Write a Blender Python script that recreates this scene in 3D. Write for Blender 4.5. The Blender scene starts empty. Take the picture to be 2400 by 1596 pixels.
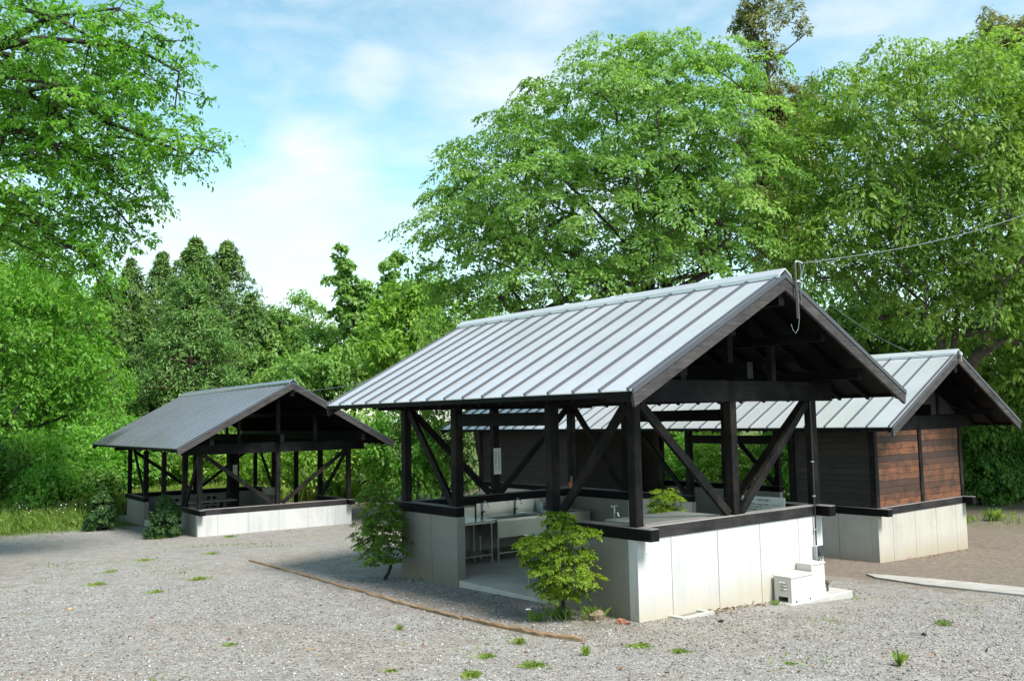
import bpy, math, random
import numpy as np

random.seed(7)
S = bpy.context.scene
COL = S.collection

# ----------------------------------------------------------------- camera
CAM = np.array([-8.0496, -7.8340, 1.5103])
YAW, PITCH, ROLL, FPX = 0.6677, 0.0859, 0.0198, 2114.94
_fw = np.array([math.sin(YAW)*math.cos(PITCH), math.cos(YAW)*math.cos(PITCH), math.sin(PITCH)])
_rt = np.array([math.cos(YAW), -math.sin(YAW), 0.0])
_dn = np.cross(_fw, _rt)
_r2 = _rt*math.cos(ROLL) + _dn*math.sin(ROLL)
_d2 = -_rt*math.sin(ROLL) + _dn*math.cos(ROLL)
cd = bpy.data.cameras.new('camera')
cd.sensor_fit = 'HORIZONTAL'; cd.sensor_width = 36.0; cd.lens = 36.0*FPX/2400.0
cd.clip_start = 0.1; cd.clip_end = 4000
cam = bpy.data.objects.new('camera', cd); COL.objects.link(cam)
from mathutils import Matrix, Vector
mw = Matrix.Identity(4)
for i in range(3):
    mw[i][0] = _r2[i]; mw[i][1] = -_d2[i]; mw[i][2] = -_fw[i]; mw[i][3] = CAM[i]
cam.matrix_world = mw
S.camera = cam

# ----------------------------------------------------------------- sun, sky, exposure
SUN = np.array([0.06, -0.62, 0.80]); SUN = SUN/np.linalg.norm(SUN)
SUN_EL = math.asin(SUN[2]); SUN_AZ = math.atan2(SUN[0], SUN[1])
ld = bpy.data.lights.new('sun', 'SUN'); ld.energy = 4.0; ld.angle = math.radians(16.0); ld.color = (1.0, 0.96, 0.90)
sun = bpy.data.objects.new('sun', ld); COL.objects.link(sun)
sun.rotation_euler = Vector(-SUN).to_track_quat('-Z', 'Y').to_euler()
S.view_settings.view_transform = 'Standard'; S.view_settings.look = 'None'
S.view_settings.gamma = 1.0; S.view_settings.use_curve_mapping = False
S.view_settings.exposure = 0.88
S.cycles.max_bounces = 12; S.cycles.diffuse_bounces = 8; S.cycles.transparent_max_bounces = 8
S.cycles.sample_clamp_indirect = 10.0

W_ = bpy.data.worlds.new('World'); S.world = W_; W_.use_nodes = True
wn, wl = W_.node_tree.nodes, W_.node_tree.links
wn.clear()

def nd(tree, typ, **kw):
    n = tree.nodes.new(typ)
    for k, v in kw.items():
        if k.startswith('_'):
            n.inputs[int(k[1:])].default_value = v
        else:
            setattr(n, k, v)
    return n

def build_world():
    T = W_.node_tree
    out = nd(T, 'ShaderNodeOutputWorld'); bg = nd(T, 'ShaderNodeBackground')
    bg.inputs['Strength'].default_value = 0.075
    sky = nd(T, 'ShaderNodeTexSky'); sky.sky_type = 'NISHITA'; sky.sun_disc = False
    sky.sun_elevation = SUN_EL; sky.sun_rotation = SUN_AZ
    sky.air_density = 1.0; sky.dust_density = 0.6; sky.ozone_density = 1.6
    tc = nd(T, 'ShaderNodeTexCoord')
    mp = nd(T, 'ShaderNodeMapping'); mp.inputs['Scale'].default_value = (1.0, 1.0, 2.4)
    mp.inputs['Location'].default_value = (0.31, 0.12, 0.05)
    T.links.new(tc.outputs['Generated'], mp.inputs['Vector'])
    n1 = nd(T, 'ShaderNodeTexNoise'); n1.inputs['Scale'].default_value = 6.5; n1.inputs['Detail'].default_value = 10
    n1.inputs['Roughness'].default_value = 0.58; n1.inputs['Distortion'].default_value = 0.35
    T.links.new(mp.outputs['Vector'], n1.inputs['Vector'])
    sep = nd(T, 'ShaderNodeSeparateXYZ'); T.links.new(tc.outputs['Generated'], sep.inputs['Vector'])
    # more cloud towards the horizon
    el = nd(T, 'ShaderNodeMapRange'); el.inputs['From Min'].default_value = 0.05; el.inputs['From Max'].default_value = 0.42
    el.inputs['To Min'].default_value = 0.14; el.inputs['To Max'].default_value = -0.02
    T.links.new(sep.outputs['Z'], el.inputs['Value'])
    acc = nd(T, 'ShaderNodeMath', operation='ADD'); T.links.new(n1.outputs['Fac'], acc.inputs[0]); T.links.new(el.outputs['Result'], acc.inputs[1])
    last = acc
    # individual cloud banks: direction, angular size, weight
    for (u, v, size, wgt) in CLOUDS:
        d = ray(u, v); d = d/np.linalg.norm(d)
        dot = nd(T, 'ShaderNodeVectorMath', operation='DOT_PRODUCT'); dot.inputs[1].default_value = tuple(d)
        nrm = nd(T, 'ShaderNodeVectorMath', operation='NORMALIZE'); T.links.new(tc.outputs['Generated'], nrm.inputs[0])
        T.links.new(nrm.outputs['Vector'], dot.inputs[0])
        mr = nd(T, 'ShaderNodeMapRange'); mr.interpolation_type = 'SMOOTHSTEP'
        mr.inputs['From Min'].default_value = math.cos(math.radians(size)); mr.inputs['From Max'].default_value = 1.0
        mr.inputs['To Min'].default_value = 0.0; mr.inputs['To Max'].default_value = wgt
        T.links.new(dot.outputs['Value'], mr.inputs['Value'])
        a = nd(T, 'ShaderNodeMath', operation='ADD'); T.links.new(last.outputs[0], a.inputs[0]); T.links.new(mr.outputs['Result'], a.inputs[1])
        last = a
    rp = nd(T, 'ShaderNodeValToRGB')
    rp.color_ramp.elements[0].position = 0.41; rp.color_ramp.elements[0].color = (0, 0, 0, 1)
    rp.color_ramp.elements[1].position = 0.92; rp.color_ramp.elements[1].color = (1, 1, 1, 1)
    T.links.new(last.outputs[0], rp.inputs['Fac'])
    tint = nd(T, 'ShaderNodeMix', data_type='RGBA', blend_type='MULTIPLY'); tint.inputs['Factor'].default_value = 1.0
    tint.inputs['B'].default_value = SKY_TINT
    T.links.new(sky.outputs['Color'], tint.inputs['A'])
    mx = nd(T, 'ShaderNodeMix', data_type='RGBA')
    mx.inputs['B'].default_value = CLOUD_COL
    T.links.new(rp.outputs['Color'], mx.inputs['Factor'])
    T.links.new(tint.outputs['Result'], mx.inputs['A'])
    T.links.new(mx.outputs['Result'], bg.inputs['Color']); T.links.new(bg.outputs['Background'], out.inputs['Surface'])

def ray(u, v):
    return (u-1200)/FPX*_r2 + (v-798)/FPX*_d2 + _fw
def at(u, v, depth):
    return CAM + ray(u, v)*depth
def on_z(u, v, z):
    d = ray(u, v); return CAM + d*((z-CAM[2])/d[2])

CLOUDS = [(1180, 60, 8, .15), (1320, 110, 5, .07), (1130, 250, 5, .10), (730, 430, 5, .17), (420, 500, 6, .10), (640, 690, 8, .13), (880, 175, 2.4, .17), (1350, 40, 5, .06), (350, 250, 9, -.10), (1000, 330, 5, -.05), (560, 150, 8, -.06)]
SKY_TINT = (2.05, 2.34, 1.84, 1)
CLOUD_COL = (7.4, 7.9, 8.3, 1)
build_world()

# ----------------------------------------------------------------- helpers
def tag(o, label=None, cat=None, group=None, kind=None):
    if label: o['label'] = label
    if cat: o['category'] = cat
    if group: o['group'] = group
    if kind: o['kind'] = kind
    return o

def empty(name, loc=(0, 0, 0), rz=0.0, label=None, cat=None, group=None):
    o = bpy.data.objects.new(name, None); COL.objects.link(o)
    o.empty_display_size = 0.2
    o.location = tuple(float(a) for a in loc); o.rotation_euler = (0, 0, rz)
    return tag(o, label, cat, group)

def copy_tree(o, parent=None):
    c = o.copy(); COL.objects.link(c)
    if parent is not None: c.parent = parent
    for ch in list(o.children): copy_tree(ch, c)
    return c

class MB:
    def __init__(self): self.v = []; self.f = []
    def add(self, vs, fs):
        b = len(self.v); self.v += [tuple(float(a) for a in p) for p in vs]; self.f += [tuple(b+i for i in q) for q in fs]; return self
    def box(self, x0, x1, y0, y1, z0, z1):
        return self.add([(x0,y0,z0),(x1,y0,z0),(x1,y1,z0),(x0,y1,z0),(x0,y0,z1),(x1,y0,z1),(x1,y1,z1),(x0,y1,z1)],
                 [(0,3,2,1),(4,5,6,7),(0,1,5,4),(1,2,6,5),(2,3,7,6),(3,0,4,7)])
    def cbox(self, x0, x1, y0, y1, z0, z1, c=0.01):
        """box with chamfered vertical edges and top edges"""
        lo = [(x0+c,y0),(x1-c,y0),(x1,y0+c),(x1,y1-c),(x1-c,y1),(x0+c,y1),(x0,y1-c),(x0,y0+c)]
        hi = [(min(max(x, x0+c), x1-c), min(max(y, y0+c), y1-c)) for x, y in lo]
        vs = [(x,y,z0) for x,y in lo]+[(x,y,z1-c) for x,y in lo]+[(x,y,z1) for x,y in hi]
        fs = [tuple(range(7,-1,-1))]
        for i in range(8):
            j = (i+1) % 8
            fs.append((i,j,8+j,8+i)); fs.append((8+i,8+j,16+j,16+i))
        # top polygon of four distinct corners
        fs.append((16,17,18,19,20,21,22,23))
        return self.add(vs, fs)
    def beam(self, p, q, w, h, up=(0,0,1)):
        p = np.array(p, float); q = np.array(q, float); d = q-p; d /= np.linalg.norm(d)
        s = np.cross(d, np.array(up, float)); s /= np.linalg.norm(s); u = np.cross(s, d)
        vs = []
        for e in (p, q):
            for a, b in ((-1,-1),(1,-1),(1,1),(-1,1)):
                vs.append(e + s*a*w/2 + u*b*h/2)
        return self.add(vs, [(0,1,2,3),(7,6,5,4),(0,4,5,1),(1,5,6,2),(2,6,7,3),(3,7,4,0)])
    def tube(self, pts, rad, n=6, cap=True):
        pts = [np.array(p, float) for p in pts]; m = len(pts)
        if not hasattr(rad, '__len__'): rad = [rad]*m
        vs = []; prev = None
        for i in range(m):
            t = pts[min(i+1, m-1)]-pts[max(i-1, 0)]; t = t/(np.linalg.norm(t)+1e-12)
            a = prev if prev is not None else (np.array([1.,0,0]) if abs(t[2]) > .9 else np.array([0,0,1.]))
            s = a - t*np.dot(a, t); s /= (np.linalg.norm(s)+1e-12); prev = s; b = np.cross(t, s)
            for k in range(n):
                an = 2*math.pi*k/n; vs.append(pts[i]+(s*math.cos(an)+b*math.sin(an))*rad[i])
        fs = []
        for i in range(m-1):
            for k in range(n):
                k2 = (k+1) % n; fs.append((i*n+k, i*n+k2, (i+1)*n+k2, (i+1)*n+k))
        if cap: fs.append(tuple(range(n-1,-1,-1))); fs.append(tuple((m-1)*n+k for k in range(n)))
        return self.add(vs, fs)
    def lathe(self, c, prof, n=12):
        c = np.array(c, float); vs = []
        for r, z in prof:
            for k in range(n): vs.append(c+np.array([r*math.cos(2*math.pi*k/n), r*math.sin(2*math.pi*k/n), z]))
        fs = []
        for i in range(len(prof)-1):
            for k in range(n): fs.append((i*n+k, i*n+(k+1)%n, (i+1)*n+(k+1)%n, (i+1)*n+k))
        fs.append(tuple(range(n-1,-1,-1))); fs.append(tuple((len(prof)-1)*n+k for k in range(n)))
        return self.add(vs, fs)
    def prism(self, poly, axis, a0, a1):
        """poly: 2-D outline; axis: 'x' (poly in y,z) or 'y' (poly in x,z)"""
        n = len(poly)
        P = (lambda p, t: (t, p[0], p[1])) if axis == 'x' else (lambda p, t: (p[0], t, p[1]))
        vs = [P(p, a0) for p in poly]+[P(p, a1) for p in poly]
        fs = [tuple(range(n)), tuple(range(2*n-1, n-1, -1))]+[(i, n+i, n+(i+1)%n, (i+1)%n) for i in range(n)]
        return self.add(vs, fs)
    def build(self, name, mat, parent=None, smooth=False, **kw):
        me = bpy.data.meshes.new(name); me.from_pydata(self.v, [], self.f); me.validate(); me.update()
        import bmesh
        bm = bmesh.new(); bm.from_mesh(me); bmesh.ops.recalc_face_normals(bm, faces=bm.faces); bm.to_mesh(me); bm.free()
        me.materials.append(mat)
        if smooth:
            me.polygons.foreach_set('use_smooth', [True]*len(me.polygons))
        o = bpy.data.objects.new(name, me); COL.objects.link(o)
        if parent is not None: o.parent = parent
        return tag(o, **kw)

def fast_mesh(name, verts, faces, mat, parent=None, attr=None, smooth=False):
    """verts (N,3), faces (M,k) all the same size k"""
    me = bpy.data.meshes.new(name)
    n, (m, k) = len(verts), faces.shape
    me.vertices.add(n); me.vertices.foreach_set('co', np.ascontiguousarray(verts, dtype=np.float32).ravel())
    me.loops.add(m*k); me.loops.foreach_set('vertex_index', np.ascontiguousarray(faces, dtype=np.int32).ravel())
    me.polygons.add(m); me.polygons.foreach_set('loop_start', np.arange(0, m*k, k, dtype=np.int32))
    me.polygons.foreach_set('loop_total', np.full(m, k, dtype=np.int32))
    if smooth: me.polygons.foreach_set('use_smooth', np.ones(m, dtype=bool))
    if attr is not None:
        for an, (dom, data) in attr.items():
            a = me.attributes.new(an, 'FLOAT', dom); a.data.foreach_set('value', np.ascontiguousarray(data, dtype=np.float32))
    me.update(calc_edges=True)
    me.materials.append(mat)
    o = bpy.data.objects.new(name, me); COL.objects.link(o)
    if parent is not None: o.parent = parent
    return o

# ----------------------------------------------------------------- materials
def mat(name):
    m = bpy.data.materials.new(name); m.use_nodes = True
    T = m.node_tree; p = T.nodes['Principled BSDF']
    return m, T, p

def ramp(T, src, stops):
    r = nd(T, 'ShaderNodeValToRGB'); e = r.color_ramp.elements
    e[0].position, e[0].color = stops[0][0], (*stops[0][1], 1)
    e[1].position, e[1].color = stops[-1][0], (*stops[-1][1], 1)
    for pos, c in stops[1:-1]:
        x = e.new(pos); x.color = (*c, 1)
    T.links.new(src, r.inputs['Fac']); return r.outputs['Color']

def noise(T, vec, scale, detail=4, rough=.55, dist=0.0):
    n = nd(T, 'ShaderNodeTexNoise'); n.inputs['Scale'].default_value = scale; n.inputs['Detail'].default_value = detail
    n.inputs['Roughness'].default_value = rough; n.inputs['Distortion'].default_value = dist
    if vec is not None: T.links.new(vec, n.inputs['Vector'])
    return n.outputs['Fac']

def mixc(T, fac, a, b, blend='MIX'):
    m = nd(T, 'ShaderNodeMix', data_type='RGBA', blend_type=blend)
    for sock, val in (('Factor', fac), ('A', a), ('B', b)):
        if isinstance(val, (int, float)): m.inputs[sock].default_value = val
        elif isinstance(val, tuple): m.inputs[sock].default_value = (*val, 1) if len(val) == 3 else val
        else: T.links.new(val, m.inputs[sock])
    return m.outputs['Result']

def mapped(T, scale=(1,1,1), coord='Object'):
    tc = nd(T, 'ShaderNodeTexCoord'); mp = nd(T, 'ShaderNodeMapping'); mp.inputs['Scale'].default_value = scale
    T.links.new(tc.outputs[coord], mp.inputs['Vector']); return mp.outputs['Vector']

def worldpos(T, scale=(1,1,1)):
    g = nd(T, 'ShaderNodeNewGeometry'); mp = nd(T, 'ShaderNodeMapping'); mp.inputs['Scale'].default_value = scale
    T.links.new(g.outputs['Position'], mp.inputs['Vector']); return mp.outputs['Vector']

def bump(T, p, h, strength=.3, dist=.01):
    b = nd(T, 'ShaderNodeBump'); b.inputs['Strength'].default_value = strength; b.inputs['Distance'].default_value = dist
    T.links.new(h, b.inputs['Height']); T.links.new(b.outputs['Normal'], p.inputs['Normal'])

def simple(name, col, rough=.5, metal=0.0, var=.12, scale=6):
    m, T, p = mat(name)
    n = noise(T, worldpos(T), scale, 5)
    c = ramp(T, n, [(.3, tuple(a*(1-var) for a in col)), (.7, tuple(min(1, a*(1+var)) for a in col))])
    T.links.new(c, p.inputs['Base Color']); p.inputs['Roughness'].default_value = rough; p.inputs['Metallic'].default_value = metal
    return m

def concrete(name, base=(.50,.50,.49), warm=(.40,.35,.27)):
    m, T, p = mat(name)
    pos = worldpos(T)
    n1 = noise(T, pos, 1.6, 6, .6); n2 = noise(T, worldpos(T, (5, 5, .55)), 1.5, 5, .6); n3 = noise(T, pos, 55, 3)
    c = ramp(T, n1, [(.3, tuple(a*.86 for a in base)), (.62, base)])
    st = ramp(T, n2, [(.50, (0,0,0)), (.72, (1,1,1))])
    c = mixc(T, mixc(T, .5, (0,0,0), st), c, tuple(a*.70 for a in base))
    c = mixc(T, .12, c, ramp(T, n3, [(.35, (.2,.2,.2)), (.65, (.7,.7,.7))]), 'OVERLAY')
    # bug holes of the formwork
    vo = nd(T, 'ShaderNodeTexVoronoi'); vo.inputs['Scale'].default_value = 3.1; T.links.new(pos, vo.inputs['Vector'])
    hole = ramp(T, vo.outputs['Distance'], [(.035, (1,1,1)), (.06, (0,0,0))])
    c = mixc(T, mixc(T, .55, (0,0,0), hole), c, (.17,.17,.165))
    # soil splash along the foot
    z = nd(T, 'ShaderNodeTexCoord'); sp = nd(T, 'ShaderNodeSeparateXYZ'); T.links.new(z.outputs['Object'], sp.inputs['Vector'])
    ad = nd(T, 'ShaderNodeMath', operation='MULTIPLY_ADD'); T.links.new(n1, ad.inputs[0]); ad.inputs[1].default_value = -.55; T.links.new(sp.outputs['Z'], ad.inputs[2])
    foot = ramp(T, mr(T, ad.outputs[0], -1.24, -.86, 1, 0), [(0, (0,0,0)), (1, (1,1,1))])
    c = mixc(T, mixc(T, .8, (0,0,0), foot), c, warm)
    T.links.new(c, p.inputs['Base Color']); p.inputs['Roughness'].default_value = .82
    bump(T, p, n3, .15, .004)
    return m

def mr(T, src, a, b, c, d):
    n = nd(T, 'ShaderNodeMapRange'); n.inputs['From Min'].default_value = a; n.inputs['From Max'].default_value = b
    n.inputs['To Min'].default_value = c; n.inputs['To Max'].default_value = d
    T.links.new(src, n.inputs['Value']); return n.outputs['Result']

def wood(name, base, worn, amount=.5, axis='z', rough=.62, top=None):
    m, T, p = mat(name)
    sc = {'x': (.8, 14, 14), 'y': (14, .8, 14), 'z': (14, 14, .8)}[axis]
    oi = nd(T, 'ShaderNodeObjectInfo')
    v = mapped(T, sc)
    addv = nd(T, 'ShaderNodeVectorMath', operation='ADD'); T.links.new(v, addv.inputs[0]); T.links.new(oi.outputs['Random'], addv.inputs[1])
    g = noise(T, addv.outputs['Vector'], 2.4, 7, .65, .4)
    w = noise(T, worldpos(T), 1.9, 5, .65)
    c = ramp(T, g, [(.3, tuple(a*.55 for a in base)), (.7, tuple(a*1.3 for a in base))])
    wn_ = ramp(T, g, [(.32, tuple(a*.45 for a in worn)), (.68, worn)])
    f = ramp(T, w, [(.62-amount*.4, (0,0,0)), (.72-amount*.2, (1,1,1))])
    c = mixc(T, f, c, wn_)
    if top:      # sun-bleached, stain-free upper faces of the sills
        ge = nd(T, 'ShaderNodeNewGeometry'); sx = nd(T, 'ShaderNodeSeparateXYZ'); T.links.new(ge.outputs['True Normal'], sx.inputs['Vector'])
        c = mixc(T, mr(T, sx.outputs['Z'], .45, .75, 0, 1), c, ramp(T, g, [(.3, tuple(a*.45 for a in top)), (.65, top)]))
    T.links.new(c, p.inputs['Base Color']); p.inputs['Roughness'].default_value = rough
    p.inputs['Specular IOR Level'].default_value = .10
    bump(T, p, g, .35, .004)
    return m

def plank_mat(name, dark, light):
    m, T, p = mat(name)
    oi = nd(T, 'ShaderNodeObjectInfo')
    v = mapped(T, (1.2, 1.2, 22))
    cmb = nd(T, 'ShaderNodeVectorMath', operation='MULTIPLY_ADD'); cmb.inputs[1].default_value = (1,1,1)
    T.links.new(v, cmb.inputs[0]); sc = nd(T, 'ShaderNodeMath', operation='MULTIPLY'); sc.inputs[1].default_value = 60
    T.links.new(oi.outputs['Random'], sc.inputs[0]); T.links.new(sc.outputs[0], cmb.inputs[2])
    g = noise(T, cmb.outputs['Vector'], 2.2, 8, .68, .5)
    blot = noise(T, worldpos(T, (1,1,1)), 3.5, 5, .7)
    c0 = ramp(T, oi.outputs['Random'], [(.0, dark), (.3, tuple(.5*(a+b) for a, b in zip(dark, light))), (.75, light), (1, tuple(a*1.25 for a in light))])
    c = mixc(T, ramp(T, g, [(.36, (0,0,0)), (.62, (1,1,1))]), mixc(T, .75, c0, dark), c0)
    c = mixc(T, ramp(T, blot, [(.46, (0,0,0)), (.66, (.9,.9,.9))]), c, tuple(a*.7 for a in dark))
    T.links.new(c, p.inputs['Base Color']); p.inputs['Roughness'].default_value = .7
    bump(T, p, g, .4, .004)
    return m

def roof_metal(name, base, rough=.3, metal=.55):
    m, T, p = mat(name)
    n = noise(T, worldpos(T), .9, 5, .6); n2 = noise(T, worldpos(T), 14, 4)
    oi = nd(T, 'ShaderNodeObjectInfo')
    c = ramp(T, n, [(.3, tuple(a*.9 for a in base)), (.7, tuple(a*1.08 for a in base))])
    c = mixc(T, mixc(T, .5, (0,0,0), oi.outputs['Random']), c, mixc(T, 1.0, c, (.86,.86,.87), 'MULTIPLY'))
    T.links.new(c, p.inputs['Base Color'])
    p.inputs['Roughness'].default_value = rough
    p.inputs['Metallic'].default_value = metal
    bump(T, p, noise(T, worldpos(T), 1.3, 1), .06, .01)
    return m

def leaf_mat(name, dark, mid, light, trans=.35, spec=.3):
    m, T, p = mat(name)
    at_ = nd(T, 'ShaderNodeAttribute'); at_.attribute_name = 'tint'
    c = ramp(T, at_.outputs['Fac'], [(0, dark), (.5, mid), (1, light)])
    T.links.new(c, p.inputs['Base Color']); p.inputs['Roughness'].default_value = .48
    p.inputs['Specular IOR Level'].default_value = spec
    tr = nd(T, 'ShaderNodeBsdfTranslucent')
    T.links.new(mixc(T, 1.0, c, (1.15, 1.25, .55), 'MULTIPLY'), tr.inputs['Color'])
    mx = nd(T, 'ShaderNodeMixShader'); mx.inputs[0].default_value = trans
    T.links.new(p.outputs[0], mx.inputs[1]); T.links.new(tr.outputs[0], mx.inputs[2])
    T.links.new(mx.outputs[0], T.nodes['Material Output'].inputs['Surface'])
    return m

def bark_mat(name, base):
    m, T, p = mat(name)
    g = noise(T, worldpos(T, (1, 1, .25)), 14, 7, .7)
    T.links.new(ramp(T, g, [(.3, tuple(a*.4 for a in base)), (.7, tuple(a*1.35 for a in base))]), p.inputs['Base Color'])
    p.inputs['Roughness'].default_value = .9
    bump(T, p, g, .6, .02)
    return m

M = dict(
    conc=concrete('concrete'), conc_d=concrete('weathered_concrete', (.43,.405,.36), (.33,.27,.19)),
    conc_shade=concrete('shaded_concrete', (.215,.207,.182), (.165,.145,.105)),  # darker copy of concrete, shade of the side and far walls put into its colour
    floor=simple('floor_concrete', (.44,.41,.36), .85, 0, .15, 2),
    bwz=wood('black_wood_upright', (.0055,.0062,.0068), (.030,.0245,.0220), .48, 'z'),
    bwx=wood('black_wood_along', (.005,.0056,.006), (.017,.0165,.017), .36, 'x'),
    bwy=wood('black_wood_across', (.004,.0045,.005), (.010,.0098,.010), .32, 'y'),
    worn=wood('weathered_barge_wood', (.034,.033,.034), (.086,.080,.079), .85, 'x', .75),
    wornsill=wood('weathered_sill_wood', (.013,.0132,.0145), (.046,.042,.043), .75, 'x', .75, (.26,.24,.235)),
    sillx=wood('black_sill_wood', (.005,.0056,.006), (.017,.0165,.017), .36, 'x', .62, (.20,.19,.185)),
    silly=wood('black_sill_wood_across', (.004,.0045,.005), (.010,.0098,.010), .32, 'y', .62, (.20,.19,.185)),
    soffit=wood('dark_soffit_wood', (.003,.003,.0035), (.005,.005,.005), .3, 'y'),
    plank=plank_mat('cedar_plank', (.034,.017,.011), (.200,.070,.027)),
    dplank=plank_mat('black_stained_plank', (.010,.010,.010), (.026,.020,.017)),
    roof=roof_metal('grey_roof_metal', (.66,.665,.68), .30, .5),
    rib=roof_metal('roof_rib_metal', (.062,.068,.082), .5, .1),
    roof_d=roof_metal('dark_roof_metal', (.30,.325,.37), .26, .6),
    steel=simple('stainless_steel', (.55,.56,.55), .28, .95, .06, 3),
    steel_d=simple('dull_stainless_steel', (.36,.37,.33), .42, .8, .15, 2),
    white=simple('white_painted_steel', (.56,.545,.50), .4, 0, .03, 3),
    pad=simple('pad_concrete', (.38,.37,.345), .85, 0, .12, 6),
    black=simple('black_plastic', (.015,.015,.016), .45),
    dark=simple('dark_void', (.008,.008,.008), .9),
    grey=simple('grey_plastic', (.36,.36,.35), .45),
    paper=simple('sign_white', (.62,.66,.63), .6, 0, .06, 8),
    ink=simple('sign_ink', (.02,.02,.025), .7),
    blue=simple('pale_blue_plastic', (.42,.60,.66), .35),
    red=simple('red_plastic', (.45,.05,.04), .4),
    brick=simple('brick_orange', (.42,.15,.08), .85),
    chrome=simple('chrome', (.75,.76,.77), .12, 1.0, .02),
    cable=simple('cable_grey', (.15,.18,.195), .5),
    cablew=simple('cable_white', (.42,.44,.44), .5),
    rust=simple('rusty_pipe', (.10,.085,.072), .6, .4, .3, 20),
    timber=wood('edging_timber_wood', (.24,.15,.085), (.34,.25,.16), .6, 'y', .85),
    rock=simple('brown_rock', (.20,.145,.105), .9, 0, .35, 9),
    grock=simple('grey_rock', (.17,.155,.14), .9, 0, .3, 9),
    brock=simple('rust_rock', (.30,.125,.075), .9, 0, .4, 9),
    green_box=simple('dark_green_plastic', (.012,.022,.018), .5),
    tabletop=simple('bench_plank_grey', (.16,.15,.14), .7, 0, .3, 10),
    bark=bark_mat('grey_bark', (.085,.075,.062)), bark_d=bark_mat('dark_bark', (.035,.028,.022)),
    bark_c=bark_mat('cedar_bark', (.075,.045,.03)),
    lf_main=leaf_mat('zelkova_leaf', (0.089,0.188,0.038), (0.179,0.339,0.069), (0.327,0.476,0.126), 0.52),
    lf_right=leaf_mat('drooping_leaf', (0.086,0.184,0.03), (0.183,0.324,0.055), (0.329,0.441,0.095), 0.52),
    lf_near=leaf_mat('overhead_leaf', (0.064,0.187,0.015), (0.127,0.319,0.029), (0.248,0.451,0.072), 0.56),
    lf_con=leaf_mat('cedar_needles', (0.059,0.128,0.037), (0.127,0.23,0.063), (0.238,0.351,0.092), 0.32, .2),
    lf_con3=leaf_mat('pale_cedar_needles', (0.06,0.144,0.038), (0.132,0.258,0.066), (0.228,0.372,0.102), 0.34, .2),
    lf_con2=leaf_mat('brown_green_needles', (0.111,0.137,0.047), (0.215,0.234,0.085), (0.325,0.293,0.13), 0.36, .2),
    lf_mid=leaf_mat('mid_leaf', (0.102,0.222,0.048), (0.204,0.369,0.085), (0.349,0.51,0.139), 0.52),
    lf_lime=leaf_mat('lime_leaf', (0.127,0.259,0.032), (0.224,0.402,0.048), (0.333,0.517,0.092), 0.52),
    lf_shrub=leaf_mat('shrub_leaf', (0.09,0.246,0.031), (0.18,0.408,0.055), (0.306,0.54,0.108), 0.52),
    lf_maple=leaf_mat('maple_bush_leaf', (0.1,0.189,0.015), (0.189,0.304,0.021), (0.326,0.41,0.047), 0.45),
    lf_maple2=leaf_mat('green_maple_leaf', (.065,.160,.018), (.130,.250,.028), (.250,.340,.050), 0.45),
    lf_fir=leaf_mat('dark_fir_needle', (.028,.070,.020), (.050,.115,.030), (.095,.175,.045), 0.2),
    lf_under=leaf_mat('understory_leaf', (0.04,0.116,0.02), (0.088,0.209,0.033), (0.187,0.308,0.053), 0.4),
    grass=leaf_mat('grass_blade', (.090,.170,.030), (.165,.260,.045), (.280,.340,.095), 0.4),
    weed=leaf_mat('weed_blade', (.130,.210,.040), (.220,.310,.060), (.330,.390,.110), 0.4),
    dry=leaf_mat('dry_leaf', (.10,.045,.02), (.22,.11,.05), (.38,.24,.13), .15),
    petal=simple('white_petal', (.80,.78,.80), .6),
)

# ----------------------------------------------------------------- ground
GP = np.array([(-8,-8,-.62),(-6.5,1.6,-.86),(-3.1,-1.5,-.80),(0.2,-4.3,-.86),(0,0,-.93),(3.9,0,-1.06),(-.3,2.7,-1.0),(0,5.5,-1.06),(3.9,5.5,-1.3),
 (.78,17.7,-1.62),(1.2,26,-1.88),(5.5,17.5,-1.62),(8.86,2,-1.60),(12.6,2,-1.62),(8.7,10,-1.62),(7.4,1.4,-1.5),(6.5,-2.5,-1.30),(-.9,9.8,-1.22),(-6,10,-1.25),
 (-3,24,-1.76),(-12,20,-1.7),(20.8,4.2,-1.9),(14,-3,-1.6),(30,12,-2.0),(20,25,-2.0),(0,40,-2.0),(-25,30,-2.0),(30,-15,-1.9),(-25,0,-1.2),(0,-25,-.7),(50,50,-2),(-30,60,-2),(10,70,-2)], float)
def gz(x, y):
    x = np.asarray(x, float); y = np.asarray(y, float)
    num = np.zeros_like(x); den = np.zeros_like(x)
    for px, py, pz in GP:
        d2 = (x-px)**2+(y-py)**2
        w = np.exp(-d2/(2*3.2**2)) + 1e-3/(1+(d2/60)**1.5)
        num += w*pz; den += w
    return num/den
def g(x, y): return float(gz(np.array([x]), np.array([y]))[0])

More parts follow.
